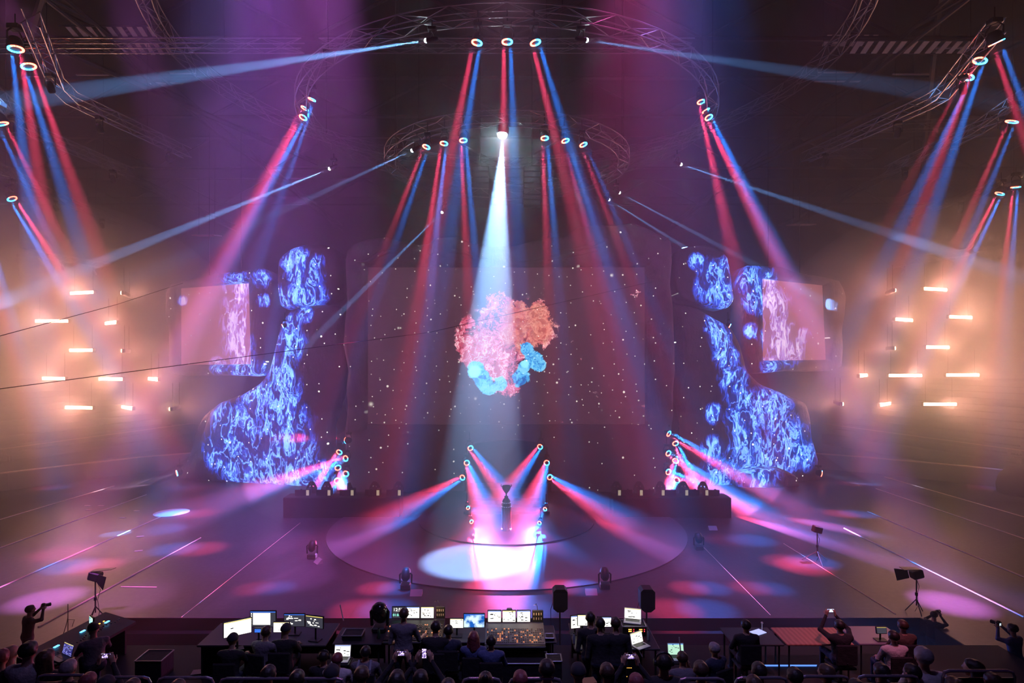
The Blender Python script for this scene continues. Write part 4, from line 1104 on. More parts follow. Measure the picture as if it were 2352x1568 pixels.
# steel cables across the hall
for k, (pts, nm) in enumerate((([(-40, 782), (420, 650)], 'upper'), ([(-40, 898), (420, 830), (797, 760), (1233, 692), (1500, 646)], 'lower'))):
    a = P(*pts[0], 17); b = P(*pts[-1], 34)
    mid = (a + b) / 2 - Vector((0, 0, .1 + .5 * k))
    o = MB().tube([a, mid, b], .011, 4).build('steel_cable', M_CLOTH); tag(o, 'thin black cable slung across the hall, %s one' % nm, 'cable')

# ================================================================== people
import numpy as np
def sdf_mesh(caps, lo, hi, h, k=.03, cut=None):
    """one continuous skin over tapering limbs: smooth union of round cones, surfaced on a grid"""
    xs = [np.arange(lo[i], hi[i] + h, h) for i in range(3)]
    X, Y, Z = np.meshgrid(*xs, indexing='ij'); D = np.full(X.shape, 9.0, dtype=np.float32)
    for c in caps:
        a, b, ra, rb = c[0], c[1], c[2], c[3]; kk = c[4] if len(c) > 4 else k
        m = max(ra, rb) + .09
        sl = []
        for i in range(3):
            l0 = max(0, int((min(a[i], b[i]) - m - lo[i]) / h)); l1 = min(len(xs[i]), int((max(a[i], b[i]) + m - lo[i]) / h) + 2); sl.append(slice(l0, l1))
        sl = tuple(sl)
        if any(s.start >= s.stop for s in sl): continue
        px, py, pz = X[sl] - a[0], Y[sl] - a[1], Z[sl] - a[2]
        bx, by, bz = b[0] - a[0], b[1] - a[1], b[2] - a[2]; L = bx * bx + by * by + bz * bz + 1e-9
        t = np.clip((px * bx + py * by + pz * bz) / L, 0, 1)
        sx = c[5] if len(c) > 5 else (1, 1, 1)
        d = np.sqrt(((px - t * bx) / sx[0]) ** 2 + ((py - t * by) / sx[1]) ** 2 + ((pz - t * bz) / sx[2]) ** 2) - (ra + (rb - ra) * t)
        D0 = D[sl]; hh = np.clip(.5 + .5 * (D0 - d) / kk, 0, 1)
        D[sl] = D0 * (1 - hh) + d * hh - kk * hh * (1 - hh)
    if cut is not None: D = np.maximum(D, cut(X, Y, Z))
    S = D < 0
    cell = np.zeros(tuple(n - 1 for n in S.shape), int)
    for i in (0, 1):
        for j in (0, 1):
            for q in (0, 1): cell += S[i:S.shape[0] - 1 + i, j:S.shape[1] - 1 + j, q:S.shape[2] - 1 + q]
    act = (cell > 0) & (cell < 8); idx = -np.ones(act.shape, int); ii = np.argwhere(act); idx[act] = np.arange(len(ii))
    acc = np.zeros((len(ii), 3)); cnt = np.zeros(len(ii)); cor = [(i, j, q) for i in (0, 1) for j in (0, 1) for q in (0, 1)]
    for a in cor:
        for b in cor:
            if sum(b) - sum(a) == 1 and all(b[t] >= a[t] for t in range(3)):
                da = D[ii[:, 0] + a[0], ii[:, 1] + a[1], ii[:, 2] + a[2]]; db = D[ii[:, 0] + b[0], ii[:, 1] + b[1], ii[:, 2] + b[2]]
                m = (da < 0) != (db < 0); t = np.where(m, da / np.where(m, da - db, 1), 0)
                p = np.array(a) + t[:, None] * (np.array(b) - np.array(a)); acc[m] += p[m]; cnt[m] += 1
    V = (ii + acc / np.maximum(cnt, 1)[:, None]) * h + np.array(lo)
    F_ = []
    for ax in range(3):
        o1, o2 = [(1, 2), (2, 0), (0, 1)][ax]
        s0 = [slice(None)] * 3; s1 = [slice(None)] * 3; s0[ax] = slice(0, -1); s1[ax] = slice(1, None)
        e = np.argwhere(S[tuple(s0)] != S[tuple(s1)])
        for g_ in e:
            if g_[o1] == 0 or g_[o2] == 0 or g_[o1] >= act.shape[o1] or g_[o2] >= act.shape[o2]: continue
            c0 = g_.copy(); c1 = g_.copy(); c1[o1] -= 1; c2 = c1.copy(); c2[o2] -= 1; c3 = g_.copy(); c3[o2] -= 1
            q = [idx[tuple(c)] for c in (c0, c1, c2, c3)]
            if min(q) < 0: continue
            F_.append(q if S[tuple(g_)] else q[::-1])
    return V, F_

def hand(caps, w, d, palm, side, curl=.5, grip=0.0):
    """palm with five bent fingers; w wrist, d direction of the fingers, palm = way the palm faces"""
    w, d, palm = Vector(w), Vector(d).normalized(), Vector(palm).normalized()
    sd = d.cross(palm).normalized() * side
    pe = w + d * .085
    for q in (-.022, 0, .022): caps.append((w + sd * q * .6, pe + sd * q, .019, .018, .02))
    for i, (o, L) in enumerate(((.033, .075), (.011, .085), (-.011, .080), (-.033, .062))):
        a = pe + sd * o; d1 = (d * math.cos(curl * .6) + palm * math.sin(curl * .6)); b = a + d1 * L * .5
        d2 = (d * math.cos(curl * 1.7) + palm * math.sin(curl * 1.7)); c = b + d2 * L * .5
        caps.append((a, b, .0105, .0095, .006)); caps.append((b, c, .0095, .008, .004))
    a = w + d * .02 + sd * .03; b = a + (d * .5 + sd * .75 + palm * .35).normalized() * .045; c = b + (d * .85 + sd * .2 + palm * .5 * (1 + grip)).normalized() * .04
    caps.append((a, b, .014, .012, .012)); caps.append((b, c, .012, .009, .004))

def head_caps(c, fwd, lean=0.0):
    """skull, jaw, nose, brow, ears; c centre of the skull, fwd where the face looks"""
    c = Vector(c); f = Vector(fwd).normalized(); r = f.cross(Vector((0, 0, 1))).normalized(); u = r.cross(f)
    out = [(c - f * .02, c + f * .015 + u * .005, .092, .086, .02), (c + f * .04 - u * .03, c + f * .05 - u * .085, .062, .042, .02),
           (c + f * .088 + u * .012, c + f * .112 - u * .028, .009, .016, .008), (c + f * .08 - u * .062 + r * .014, c + f * .08 - u * .062 - r * .014, .016, .016, .006)]
    for s in (-1, 1):
        out.append((c + r * s * .088 - u * .005 + f * .005, c + r * s * .094 - u * .035, .018, .012, .006))
        out.append((c + f * .084 + r * s * .034 + u * .022, c + f * .086 + r * s * .022 + u * .022, .010, .010, .006))
    return out

def seated(arms, lean=.12, face=(0, 1, 0), legs='chair'):
    hip = Vector((0, 0, .53)); ch = Vector((0, lean * .6, .86)); nk = Vector((0, lean * 1.0, 1.05)); hd = Vector((0, lean * 1.25 + .02, 1.20))
    c = [(hip + Vector((-.07, 0, 0)), hip + Vector((.07, 0, 0)), .125, .125, .05), (hip, ch, .135, .15, .06, (1.26, .88, 1)),
         (ch + Vector((-.10, 0, .06)), ch + Vector((.10, 0, .06)), .105, .105, .06), (nk - Vector((0, 0, .08)), nk + Vector((0, .01, .06)), .062, .055, .03)]
    c += head_caps(hd, face)
    for s in (-1, 1):
        kn = Vector((s * .14, .46, .52)); an = Vector((s * .14, .50, .10))
        c += [(hip + Vector((s * .09, 0, -.02)), kn, .095, .065, .04), (kn, an, .062, .042, .02), (an + Vector((0, -.03, -.05)), an + Vector((0, .15, -.06)), .042, .034, .02)]
        sh = ch + Vector((s * .20, 0, .09)); el, wr, fd, pm = arms[0 if s < 0 else 1]
        c += [(ch + Vector((s * .12, 0, .09)), sh, .075, .066, .04), (sh, el, .062, .048, .03), (el, wr, .046, .03, .02)]
        hand(c, wr, fd, pm, -s, .6)
    return c, hd
def standing(arms, lean=.05, face=(0, 1, 0)):
    hip = Vector((0, 0, .95)); ch = Vector((0, lean, 1.28)); nk = Vector((0, lean * 1.3, 1.47)); hd = Vector((0, lean * 1.6 + .02, 1.64))
    c = [(hip + Vector((-.07, 0, 0)), hip + Vector((.07, 0, 0)), .12, .12, .05), (hip, ch, .13, .15, .06, (1.24, .86, 1)),
         (ch + Vector((-.10, 0, .06)), ch + Vector((.10, 0, .06)), .105, .105, .06), (nk - Vector((0, 0, .08)), nk + Vector((0, .01, .06)), .06, .055, .03)]
    c += head_caps(hd, face)
    for s in (-1, 1):
        kn = Vector((s * .12, .02, .50)); an = Vector((s * .13, -.02, .09))
        c += [(hip + Vector((s * .09, 0, -.03)), kn, .098, .06, .04), (kn, an, .06, .04, .02), (an + Vector((0, -.03, -.045)), an + Vector((0, .16, -.05)), .042, .034, .02)]
        sh = ch + Vector((s * .20, 0, .09)); el, wr, fd, pm = arms[0 if s < 0 else 1]
        c += [(ch + Vector((s * .12, 0, .09)), sh, .075, .066, .04), (sh, el, .062, .046, .03), (el, wr, .044, .03, .02)]
        hand(c, wr, fd, pm, -s, .6)
    return c, hd
def V3(*a): return Vector(a)
POSES = {
 'desk': seated(((V3(-.27, .18, .78), V3(-.16, .42, .80), (.2, 1, -.1), (0, 0, -1)), (V3(.27, .18, .78), V3(.16, .42, .80), (-.2, 1, -.1), (0, 0, -1)))),
 'lap': seated(((V3(-.28, .10, .72), V3(-.14, .34, .64), (.4, 1, -.1), (0, 0, -1)), (V3(.28, .10, .72), V3(.14, .34, .64), (-.4, 1, -.1), (0, 0, -1))), .02),
 'phone': seated(((V3(-.30, .26, 1.02), V3(-.10, .40, 1.26), (.25, 0, 1), (.6, .5, 0)), (V3(.30, .26, 1.02), V3(.10, .40, 1.26), (-.25, 0, 1), (-.6, .5, 0))), .03),
 'chin': seated(((V3(-.28, .10, .72), V3(-.14, .34, .64), (.4, 1, -.1), (0, 0, -1)), (V3(.22, .28, .80), V3(.12, .20, 1.05), (-.3, 0, 1), (-1, 0, 0))), .10, (.35, 1, -.1)),
 'stand_desk': standing(((V3(-.27, .02, 1.08), V3(-.24, .24, .98), (.1, 1, -.1), (0, 0, -1)), (V3(.30, .12, 1.10), V3(.36, .38, 1.06), (.1, 1, 0), (0, 0, -1))), .04, (.5, 1, -.1)),
 'stand': standing(((V3(-.27, -.02, 1.06), V3(-.20, .18, .92), (.4, .8, -.3), (0, 0, -1)), (V3(.27, -.02, 1.06), V3(.20, .18, .92), (-.4, .8, -.3), (0, 0, -1))), .08),
 'camera': standing(((V3(-.27, .22, 1.38), V3(-.08, .32, 1.56), (.35, .3, 1), (.6, .5, 0)), (V3(.27, .22, 1.38), V3(.08, .32, 1.56), (-.35, .3, 1), (-.6, .5, 0))), .03),
}
SKIN = mat('skin', (.42, .24, .18), .55)
def cloth(n, c): return mat('cloth_' + n, c, .85, nscale=14, bump=.25)
CL = {'black': cloth('black', (.02, .017, .022)), 'navy': cloth('navy', (.03, .035, .07)), 'white': cloth('white', (.55, .50, .52)), 'grey': cloth('grey', (.16, .14, .17)),
      'brown': cloth('brown', (.10, .06, .05)), 'blue': cloth('blue', (.08, .10, .24)), 'maroon': cloth('maroon', (.12, .03, .05))}
HR = {'dark': mat('hair_dark', (.018, .012, .012), .5), 'brown': mat('hair_brown', (.06, .03, .02), .5), 'red': mat('hair_red', (.22, .05, .06), .5), 'grey': mat('hair_grey', (.30, .26, .28), .5),
      'cap': mat('cap_cloth', (.02, .02, .03), .8)}
TEMPL = {}; HAIRM = {}
for nm, (caps, hd) in POSES.items():
    st_ = nm.startswith('st') or nm == 'camera'
    V, Fc = sdf_mesh(caps, (-.62, -.35, -.02), (.62, .85, 1.86 if st_ else 1.40), .0155)
    me = bpy.data.meshes.new('person_' + nm); me.from_pydata([tuple(v) for v in V], [], Fc)
    for m in (SKIN, CL['black'], CL['navy']): me.materials.append(m)
    me.polygons.foreach_set('use_smooth', [True] * len(me.polygons))
    # sleeves and trousers by the nearest limb
    A = np.array([list(c[0]) for c in caps]); B = np.array([list(c[1]) for c in caps]); R_ = np.array([max(c[2], c[3]) for c in caps])
    n = len(caps); kind = []
    nh = 8 + 0
    for i, c in enumerate(caps):
        if i < 3: kind.append(1)
        elif i < 4 + 8: kind.append(0)
        else:
            j = (i - 12) % (6 + 13)
            kind.append(2 if j < 3 else 1 if j < 5 else (0 if j > 5 else (0 if nm in ('stand_desk', 'chin') else 1)))
    kind = np.array(kind); Ct = np.array([np.mean([V[q] for q in f], axis=0) for f in Fc])
    best = np.full(len(Ct), 9.0); mi = np.zeros(len(Ct), int)
    for i in range(n):
        ab = B[i] - A[i]; L = (ab ** 2).sum() + 1e-9; t = np.clip(((Ct - A[i]) @ ab) / L, 0, 1)
        d = np.sqrt(((Ct - (A[i] + t[:, None] * ab)) ** 2).sum(1)) - (caps[i][2] + (caps[i][3] - caps[i][2]) * t)
        m = d < best; best[m] = d[m]; mi[m] = kind[i]
    mi[(Ct[:, 2] < (.60 if not st_ else .98)) & (mi == 1) & (Ct[:, 1] < .2)] = 2
    me.polygons.foreach_set('material_index', mi.astype(int).tolist()); me.update()
    TEMPL[nm] = me
def hair_mesh(style):
    c = Vector((0, 0, 0)); caps = [(V3(0, -.026, .012), V3(0, .012, .02), .100, .092, .02)]
    if style == 'short': cut = lambda X, Y, Z: np.maximum(Y * .9 - Z * .55 - .030, -Z - .055 + 0 * X)
    elif style == 'long':
        caps += [(V3(0, -.06, 0), V3(0, -.085, -.20), .095, .085, .03), (V3(-.07, -.04, -.02), V3(-.09, -.05, -.2), .045, .05, .03), (V3(.07, -.04, -.02), V3(.09, -.05, -.2), .045, .05, .03)]
        cut = lambda X, Y, Z: np.maximum(Y - np.maximum(Z, 0) * .9 - .025, -Z - .26)
    elif style == 'cap':
        caps = [(V3(0, -.022, .02), V3(0, .012, .028), .106, .100, .02), (V3(-.03, .09, .02), V3(-.03, .165, .0), .02, .012, .02, (2.2, 1, .5)), (V3(.03, .09, .02), V3(.03, .165, .0), .02, .012, .02, (2.2, 1, .5))]
        cut = lambda X, Y, Z: -Z + .0
    elif style == 'bun':
        caps += [(V3(0, -.10, .09), V3(0, -.11, .10), .045, .04, .02)]; cut = lambda X, Y, Z: np.maximum(Y * .9 - Z * .5 - .03, -Z - .05)
    else: cut = lambda X, Y, Z: np.maximum(Y * .9 - Z * .3 - .0, -Z - .02)
    V, Fc = sdf_mesh(caps, (-.2, -.25, -.32), (.2, .25, .2), .011, cut=cut)
    if style in ('short', 'messy', 'long', 'bun'):
        V = np.array([list(Vector(v) * (1 + .035 * noise.noise(Vector(v) * 38))) for v in V])
    me = bpy.data.meshes.new('hair_' + style); me.from_pydata([tuple(v) for v in V], [], Fc); me.materials.append(HR['dark'])
    me.polygons.foreach_set('use_smooth', [True] * len(me.polygons)); me.update(); return me
for s_ in ('short', 'long', 'cap', 'bun'): HAIRM[s_] = hair_mesh(s_)

def person(px, ty, zf, pose, label, top='black', legs='navy', hair='short', hc='dark', rz=0.0, sc=1.0, group=None, Y=None, extra=()):
    """px, ty: where the top of the head shows; zf: height of the floor he is on"""
    st_ = pose.startswith('st') or pose == 'camera'; hd = POSES[pose][1]; ht = (hd.z + .10) * sc
    if Y is None: Y = (H - zf - ht) * F / (ty - CY)
    hx = -math.sin(rz) * hd.y * sc; hy = math.cos(rz) * hd.y * sc
    loc = Vector(((px - CX) * (Y) / F - hx, Y - hy, zf))
    t = thing('person', label, 'person', loc, rz, group); t.scale = (sc,) * 3
    b = bpy.data.objects.new('body', TEMPL[pose]); COL.objects.link(b); b.parent = t
    for i, m in ((1, CL[top]), (2, CL[legs])):
        b.material_slots[i].link = 'OBJECT'; b.material_slots[i].material = m
    if hair:
        h = bpy.data.objects.new('cap' if hair == 'cap' else 'hair', HAIRM[hair]); COL.objects.link(h); h.parent = t; h.location = hd
        h.material_slots[0].link = 'OBJECT'; h.material_slots[0].material = HR['cap'] if hair == 'cap' else HR[hc]
    if 'headset' in extra:
        MB().tube([hd + Vector((math.cos(a) * .105, -.01, math.sin(a) * .115)) for a in [PI * q / 10 for q in range(11)]], .012, 6).build('headset_band', M_BLACK, t)
        MB().lathe([(.02, -.02), (.045, -.015), (.045, .015), (.02, .02)], 12, Matrix.Translation(hd + Vector((.105, 0, -.01))) @ Matrix.Rotation(PI / 2, 4, 'Y')).lathe([(.02, -.02), (.045, -.015), (.045, .015), (.02, .02)], 12, Matrix.Translation(hd + Vector((-.105, 0, -.01))) @ Matrix.Rotation(PI / 2, 4, 'Y')).build('ear_cup', M_BLACK, t)
    if 'straps' in extra:
        for s in (-1, 1): MB().tube([(s * .12, -.16, .70), (s * .12, -.15, .95), (s * .11, -.02, 1.06), (s * .12, .14, .95)], .024, 6).build('vest_strap', mat('strap_grey', (.3, .3, .38), .8), t)
    return t, loc, rz, sc
def phone_for(pr, pose, label, lit, upright=False, cam=False):
    t, loc, rz, sc = pr; w_ = V3(0, .41, 1.36) if pose == 'phone' else V3(0, .37, 1.63)
    p = loc + Matrix.Rotation(rz, 3, 'Z') @ (w_ * sc)
    if cam:
        o = thing('camera', label, 'camera', p, rz)
        MB().bbox(0, -.02, 0, .14, .07, .10, .012).bbox(0, -.02, .06, .06, .06, .03, .01).build('camera_body', M_BLACK, o)
        MB().lathe([(.04, 0), (.042, .08), (.046, .14), (.03, .15)], 14, Matrix.Rotation(-PI / 2, 4, 'X')).build('lens', M_BLACK, o)
        MB().box(-.035, .035, -.058, -.055, -.03, .025).build('display', lit, o)
        return o
    W_, H_ = (.078, .155) if upright else (.155, .078)
    o = thing('phone', label, 'phone', p, rz)
    MB().bbox(0, 0, 0, W_, .010, H_, .004).build('case', M_BLACK, o)
    MB().box(-W_ / 2 + .006, W_ / 2 - .006, -.0065, -.0055, -H_ / 2 + .006, H_ / 2 - .006).build('display', lit, o)
    return o
def show_mat(name, scale, a, b, st, seed=0.0):
    m = bpy.data.materials.new(name); g = NT(m); tc = g.n('ShaderNodeTexCoord')
    mp = g.n('ShaderNodeMapping', i={'Vector': tc.outputs['Object'], 'Location': (seed, seed, seed)})
    nz = g.n('ShaderNodeTexNoise', i={'Vector': mp.outputs[0], 'Scale': scale, 'Detail': 3.0}); cr = g.n('ShaderNodeValToRGB', i={0: nz.outputs['Fac']})
    cr.color_ramp.elements[0].position = .42; cr.color_ramp.elements[0].color = (*a, 1); cr.color_ramp.elements[1].position = .6; cr.color_ramp.elements[1].color = (*b, 1)
    e = g.n('ShaderNodeEmission', i={'Color': cr.outputs['Color'], 'Strength': st}); g.link(e.outputs[0], g.out.inputs['Surface']); return m
PH = show_mat('phone_picture', 45, (.05, .02, .2), (.9, .7, 1), 1.6)

ZF, ZA = 1.25, 1.95
def office_chair(x, y, z, rz, label):
    t = thing('office_chair', label, 'chair', (x, y, z), rz, 'black chairs at the control desks')
    MB().bbox(0, -.22, .70, .44, .05, .42, .02).build('backrest', M_CLOTH, t)
    MB().bbox(0, .02, .40, .46, .44, .05, .015).build('seat', M_CLOTH, t)
    MB().tube([(0, 0, .38), (0, 0, .06)], .03, 6).tube([(-.25, 0, .04), (.25, 0, .04)], .025, 5).tube([(0, -.25, .04), (0, .25, .04)], .025, 5).build('base', M_DARK, t)
    MB().tube([(0, -.2, .42), (0, -.24, .55)], .02, 5).build('back_post', M_DARK, t)
    return t
# crew at the control desks
CREW = [
 (535, 1456, 'desk', 'person in dark clothes and cap seated at the glowing slanted monitor', dict(hair='cap', top='black')),
 (612, 1438, 'desk', 'person in grey jumper with short brown hair seated before the big white monitor', dict(hair='short', hc='brown', top='grey', rz=-.25)),
 (657, 1434, 'desk', 'broad person in a navy cap and black top between the small laptop and rack', dict(hair='cap', top='black', legs='black')),
 (928, 1397, 'stand_desk', 'tall person in grey t-shirt standing and reaching over the left light console', dict(hair='short', hc='brown', top='grey', sc=1.0)),
 (1001, 1426, 'desk', 'broad person in black seated at left light console, seen from behind', dict(hair='short', top='black', sc=1.06)),
 (1030, 1436, 'lap', 'person in dark blue seated tight beside the broad person at left console', dict(hair='short', top='navy')),
 (1088, 1450, 'lap', 'person with long reddish hair and pale denim jacket seated below the blue monitor', dict(hair='long', hc='red', top='blue')),
 (1128, 1460, 'lap', 'person with short dark hair and light hooded jacket beside the long-haired one', dict(hair='short', hc='dark', top='blue')),
 (1356, 1406, 'stand', 'person in black leaning over the right console, leftmost of three standing', dict(hair='short', top='black')),
 (1378, 1419, 'stand', 'dark-haired person in black standing in the middle of the right trio', dict(hair='short', top='black')),
 (1414, 1418, 'stand', 'shaven-headed person in black standing right of the trio beside the laptop', dict(hair='short', hc='brown', top='black')),
 (744, 1494, 'lap', 'person wearing a pale headset left of the red-lit laptop user', dict(hair='short', extra=('headset',))),
 (775, 1500, 'lap', 'person in white shirt with cropped red-lit hair using a laptop', dict(hair='short', hc='red', top='white')),  # red light on the head is put into the hair colour
 (840, 1484, 'lap', 'person with dark hair and grey shoulder straps seated right of the laptop user', dict(hair='short', top='grey', extra=('straps',))),
 (1713, 1424, 'lap', 'person in black seated at the dark table with the tablet', dict(hair='short', top='black')),
 (1928, 1424, 'phone', 'person in black hooded top filming with a phone over the purple table', dict(hair='short', top='black')),
 (2052, 1449, 'lap', 'person in a white t-shirt with dark hair seated at the purple table', dict(hair='short', top='white')),
 (2073, 1424, 'lap', 'person in brown top seated right of the white t-shirt at table end', dict(hair='short', hc='brown', top='brown')),
 (1567, 1497, 'chin', 'person with messy hair resting chin on hand before the green laptop', dict(hair='short', hc='brown', top='grey')),
 (1640, 1476, 'lap', 'grey-haired person in a navy shirt leaning back beside the green laptop', dict(hair='short', hc='grey', top='navy', rz=.5)),
]
i_ch = 0
for k, (px, ty, pose, lab, kw) in enumerate(CREW):
    pr = person(px, ty, ZF, pose, lab, **kw)
    if pose == 'phone': phone_for(pr, pose, 'white phone held up by the person at the purple table', show_mat('white_phone_glow', 20, (.4, .5, .9), (.9, .95, 1), 1.5))
    if not (pose.startswith('stand')):
        l = pr[1]; office_chair(l.x, l.y, ZF, kw.get('rz', 0), 'black chair of the ' + ' '.join(lab.split(' seated')[0].replace('person ', 'one ').split()[:9]))
# deck and pit photographers
pr = person(70, 1385, 0, 'camera', 'photographer in dark clothes standing on the deck left of the pit', rz=-.6, Y=15.6, sc=.98, hair='short')
phone_for(pr, 'camera', 'dark camera held by the photographer left of the pit', mat('camera_display_dim', (.05, .05, .06), .3), cam=True)
pr = person(2325, 1428, .1, 'camera', 'photographer in a blue shirt at the right edge raising a camera', rz=.4, top='blue', hair='short', Y=14.2, sc=1.0)
phone_for(pr, 'camera', 'black camera with lit display raised at the right picture edge', show_mat('camera_display', 60, (.2, .3, .4), (.9, 1, 1), 1.2), cam=True)
pr = person(2146, 1403, -1.3, 'camera', 'photographer in black at the right corner of the pit by the lamp stand', rz=-.9, hair='short')
phone_for(pr, 'camera', 'long-lens camera aimed right at the corner of the pit', mat('camera_display_dim'), cam=True)
pr = person(214, 1432, ZF, 'desk', 'person in grey with a cap working at the left sound console', rz=.75, top='grey', hair='cap', sc=1.02)
# front rows
AUD = [
 (3, 1492, 'lap', 'pink-lit person at the far left edge of the front row', dict(hair='short', hc='red')),  # pink light on the head is put into the hair colour
 (24, 1481, 'lap', 'bald-headed person with pink light on the crown near left edge', dict(hair=None, top='black')),
 (66, 1474, 'lap', 'big person in a pale t-shirt with thick dark hair, front row left', dict(hair='short', top='white', sc=1.1)),
 (107, 1492, 'lap', 'person with a brown bob right of the pale t-shirt', dict(hair='long', hc='brown')),
 (158, 1516, 'lap', 'person with short hair and a purple glint, right of the brown bob', dict(hair='short', hc='grey')),
 (203, 1546, 'phone', 'red-haired person raising a phone with both hands, front left', dict(hair='short', hc='red')),
 (243, 1556, 'lap', 'person in a pale peaked cap beside the raised phone, front left', dict(hair='cap')),
 (304, 1560, 'lap', 'brown head just above the left guard rail', dict(hair='short', hc='brown')),
 (408, 1562, 'lap', 'brown head low behind the gap between the left guard rails', dict(hair='short', hc='brown')),
 (617, 1529, 'lap', 'person with spiky dark hair in front row under the navy cap person', dict(hair='short')),
 (683, 1540, 'lap', 'round dark head with a rim of pink light in the front row', dict(hair='short')),
 (762, 1530, 'lap', 'person in a black cap directly in front of the laptop user', dict(hair='cap')),
 (831, 1531, 'lap', 'short-haired person in front of the shoulder straps', dict(hair='short', hc='brown')),
 (912, 1540, 'phone', 'long-haired person filming with a wide phone, left of centre', dict(hair='long')),
 (966, 1540, 'phone', 'dark-haired person filming with an upright phone, left of centre', dict(hair='short')),
 (1029, 1560, 'lap', 'low dark head between the upright phone and the rail', dict(hair='short')),
 (1115, 1545, 'lap', 'round curly dark head below the long-haired one at centre', dict(hair='bun')),
 (1195, 1541, 'lap', 'reddish-brown head right of centre front row', dict(hair='short', hc='red')),
 (1256, 1516, 'lap', 'tall dark head in front of the equipment rack', dict(hair='short', sc=1.08)),
 (1328, 1526, 'lap', 'person in a black cap below the black-clad trio', dict(hair='cap')),
 (1394, 1524, 'lap', 'person with side-lit ear and dark hair right of black cap', dict(hair='short', hc='brown')),
 (1461, 1548, 'phone', 'person raising a phone high in both hands, right of centre', dict(hair='short', hc='red')),
 (1524, 1500, 'lap', 'big person with headset and dark shirt left of the green laptop', dict(hair='short', sc=1.1, extra=('headset',))),
 (1609, 1519, 'lap', 'orange-rimmed short-haired head under the messy-haired one', dict(hair='short', hc='brown')),
 (1743, 1522, 'lap', 'dark head below the black-clad one at the tablet table', dict(hair='short')),
 (1731, 1552, 'lap', 'low dark head beside the green-screened phone', dict(hair='short', hc='brown')),
 (1825, 1534, 'lap', 'egg-shaped dark head in front row under the wooden table', dict(hair='short')),
 (1897, 1527, 'lap', 'brown-haired person under the phone-filming one, face turned left', dict(hair='short', hc='brown', rz=.6)),
 (1967, 1561, 'lap', 'low dark head between the short guard rails on the right', dict(hair='short')),
 (2024, 1524, 'lap', 'short-haired person with bare ears below the white t-shirt', dict(hair='short')),
 (2094, 1526, 'lap', 'dark head leaning left towards a raised fist on the right', dict(hair='short', rz=.4)),
 (2120, 1487, 'lap', 'heavy person in pale shirt with grey hair, right front row', dict(hair='short', hc='grey', top='white', sc=1.12)),
 (2190, 1556, 'lap', 'curly brown head at the bottom right by the rail', dict(hair='bun', hc='brown')),
 (2233, 1515, 'lap', 'person in black hood turned left near the yellow rail', dict(hair='long', rz=.8)),
 (2279, 1546, 'lap', 'person with light brown hair at the lower right corner', dict(hair='short', hc='brown')),
]
for k, (px, ty, pose, lab, kw) in enumerate(AUD):
    kw['sc'] = kw.get('sc', 1.0) * 1.12
    pr = person(px, ty, ZA, pose, lab, **kw)
    if pose == 'phone':
        nm = {203: 'small phone held up by the red-haired one at front left', 912: 'wide bright phone held up left of centre', 966: 'upright phone held up left of centre', 1461: 'wide phone held high right of centre'}[px]
        phone_for(pr, pose, nm, PH, upright=(px == 966))
    l = pr[1]
    b = MB().bbox(0, 0, .41, 1.0 if 0 else .5, .42, .06, .02).box(-.2, .2, -.05, .05, 0, .38).bbox(0, -.24, .64, .46, .05, .36, .02).box(-.03, .03, -.26, -.2, .38, .5)
    o = b.build('hall_seat', M_CLOTH); o.location = (l.x, l.y - .02, ZA); tag(o, 'dark seat of the ' + ' '.join(lab.replace('person', 'one').split()[:12]), 'seat', 'hall seats of the front rows')
# guard rails
def rail(x0, x1, y, label, m, Yr=9.0):
    a, b = P(x0, y, Yr), P(x1, y, Yr); c = (a + b) / 2; t = thing('guard_rail', label, 'rail', (c.x, c.y, 2.0 - .05))
    w_ = (b - a).length / 2; z = c.z - 1.95
    MB().tube([(-w_, 0, z - .5), (-w_, 0, z - .08), (-w_ + .03, 0, z - .02), (-w_ + .1, 0, z), (w_ - .1, 0, z), (w_ - .03, 0, z - .02), (w_, 0, z - .08), (w_, 0, z - .5)], .022, 8).build('top_tube', m, t)
    MB().box(-w_, w_, -.01, .01, z - .42, z - .1).build('glass_panel', mat('smoked_panel', (.02, .02, .03), .3), t)
    for s in (-1, 1): MB().tube([(s * w_, 0, 0), (s * w_, 0, z - .45)], .022, 6).build('post', M_DARK, t)
M_RL = mat('rail_chrome', (.55, .50, .6), .25, .8)
for x0, x1, y, lab in ((86, 205, 1550, 'metal guard rail at the far left of the front row'), (225, 345, 1555, 'purple-glinting guard rail left of the gap'), (362, 490, 1556, 'guard rail with rounded ends right of the left gap'), (505, 790, 1558, 'long guard rail under the white monitors'),
                       (1062, 1150, 1558, 'guard rail below centre'), (1170, 1290, 1558, 'guard rail right of centre'), (1560, 1665, 1558, 'guard rail under the grey-haired one'), (1690, 1808, 1556, 'guard rail under the tablet table'),
                       (1835, 1950, 1553, 'short guard rail under the wooden table'), (1970, 2110, 1552, 'short guard rail under the purple table'), (2165, 2330, 1540, 'yellow-lit guard rail at the lower right')):
    rail(x0, x1, y, lab, M_RL)

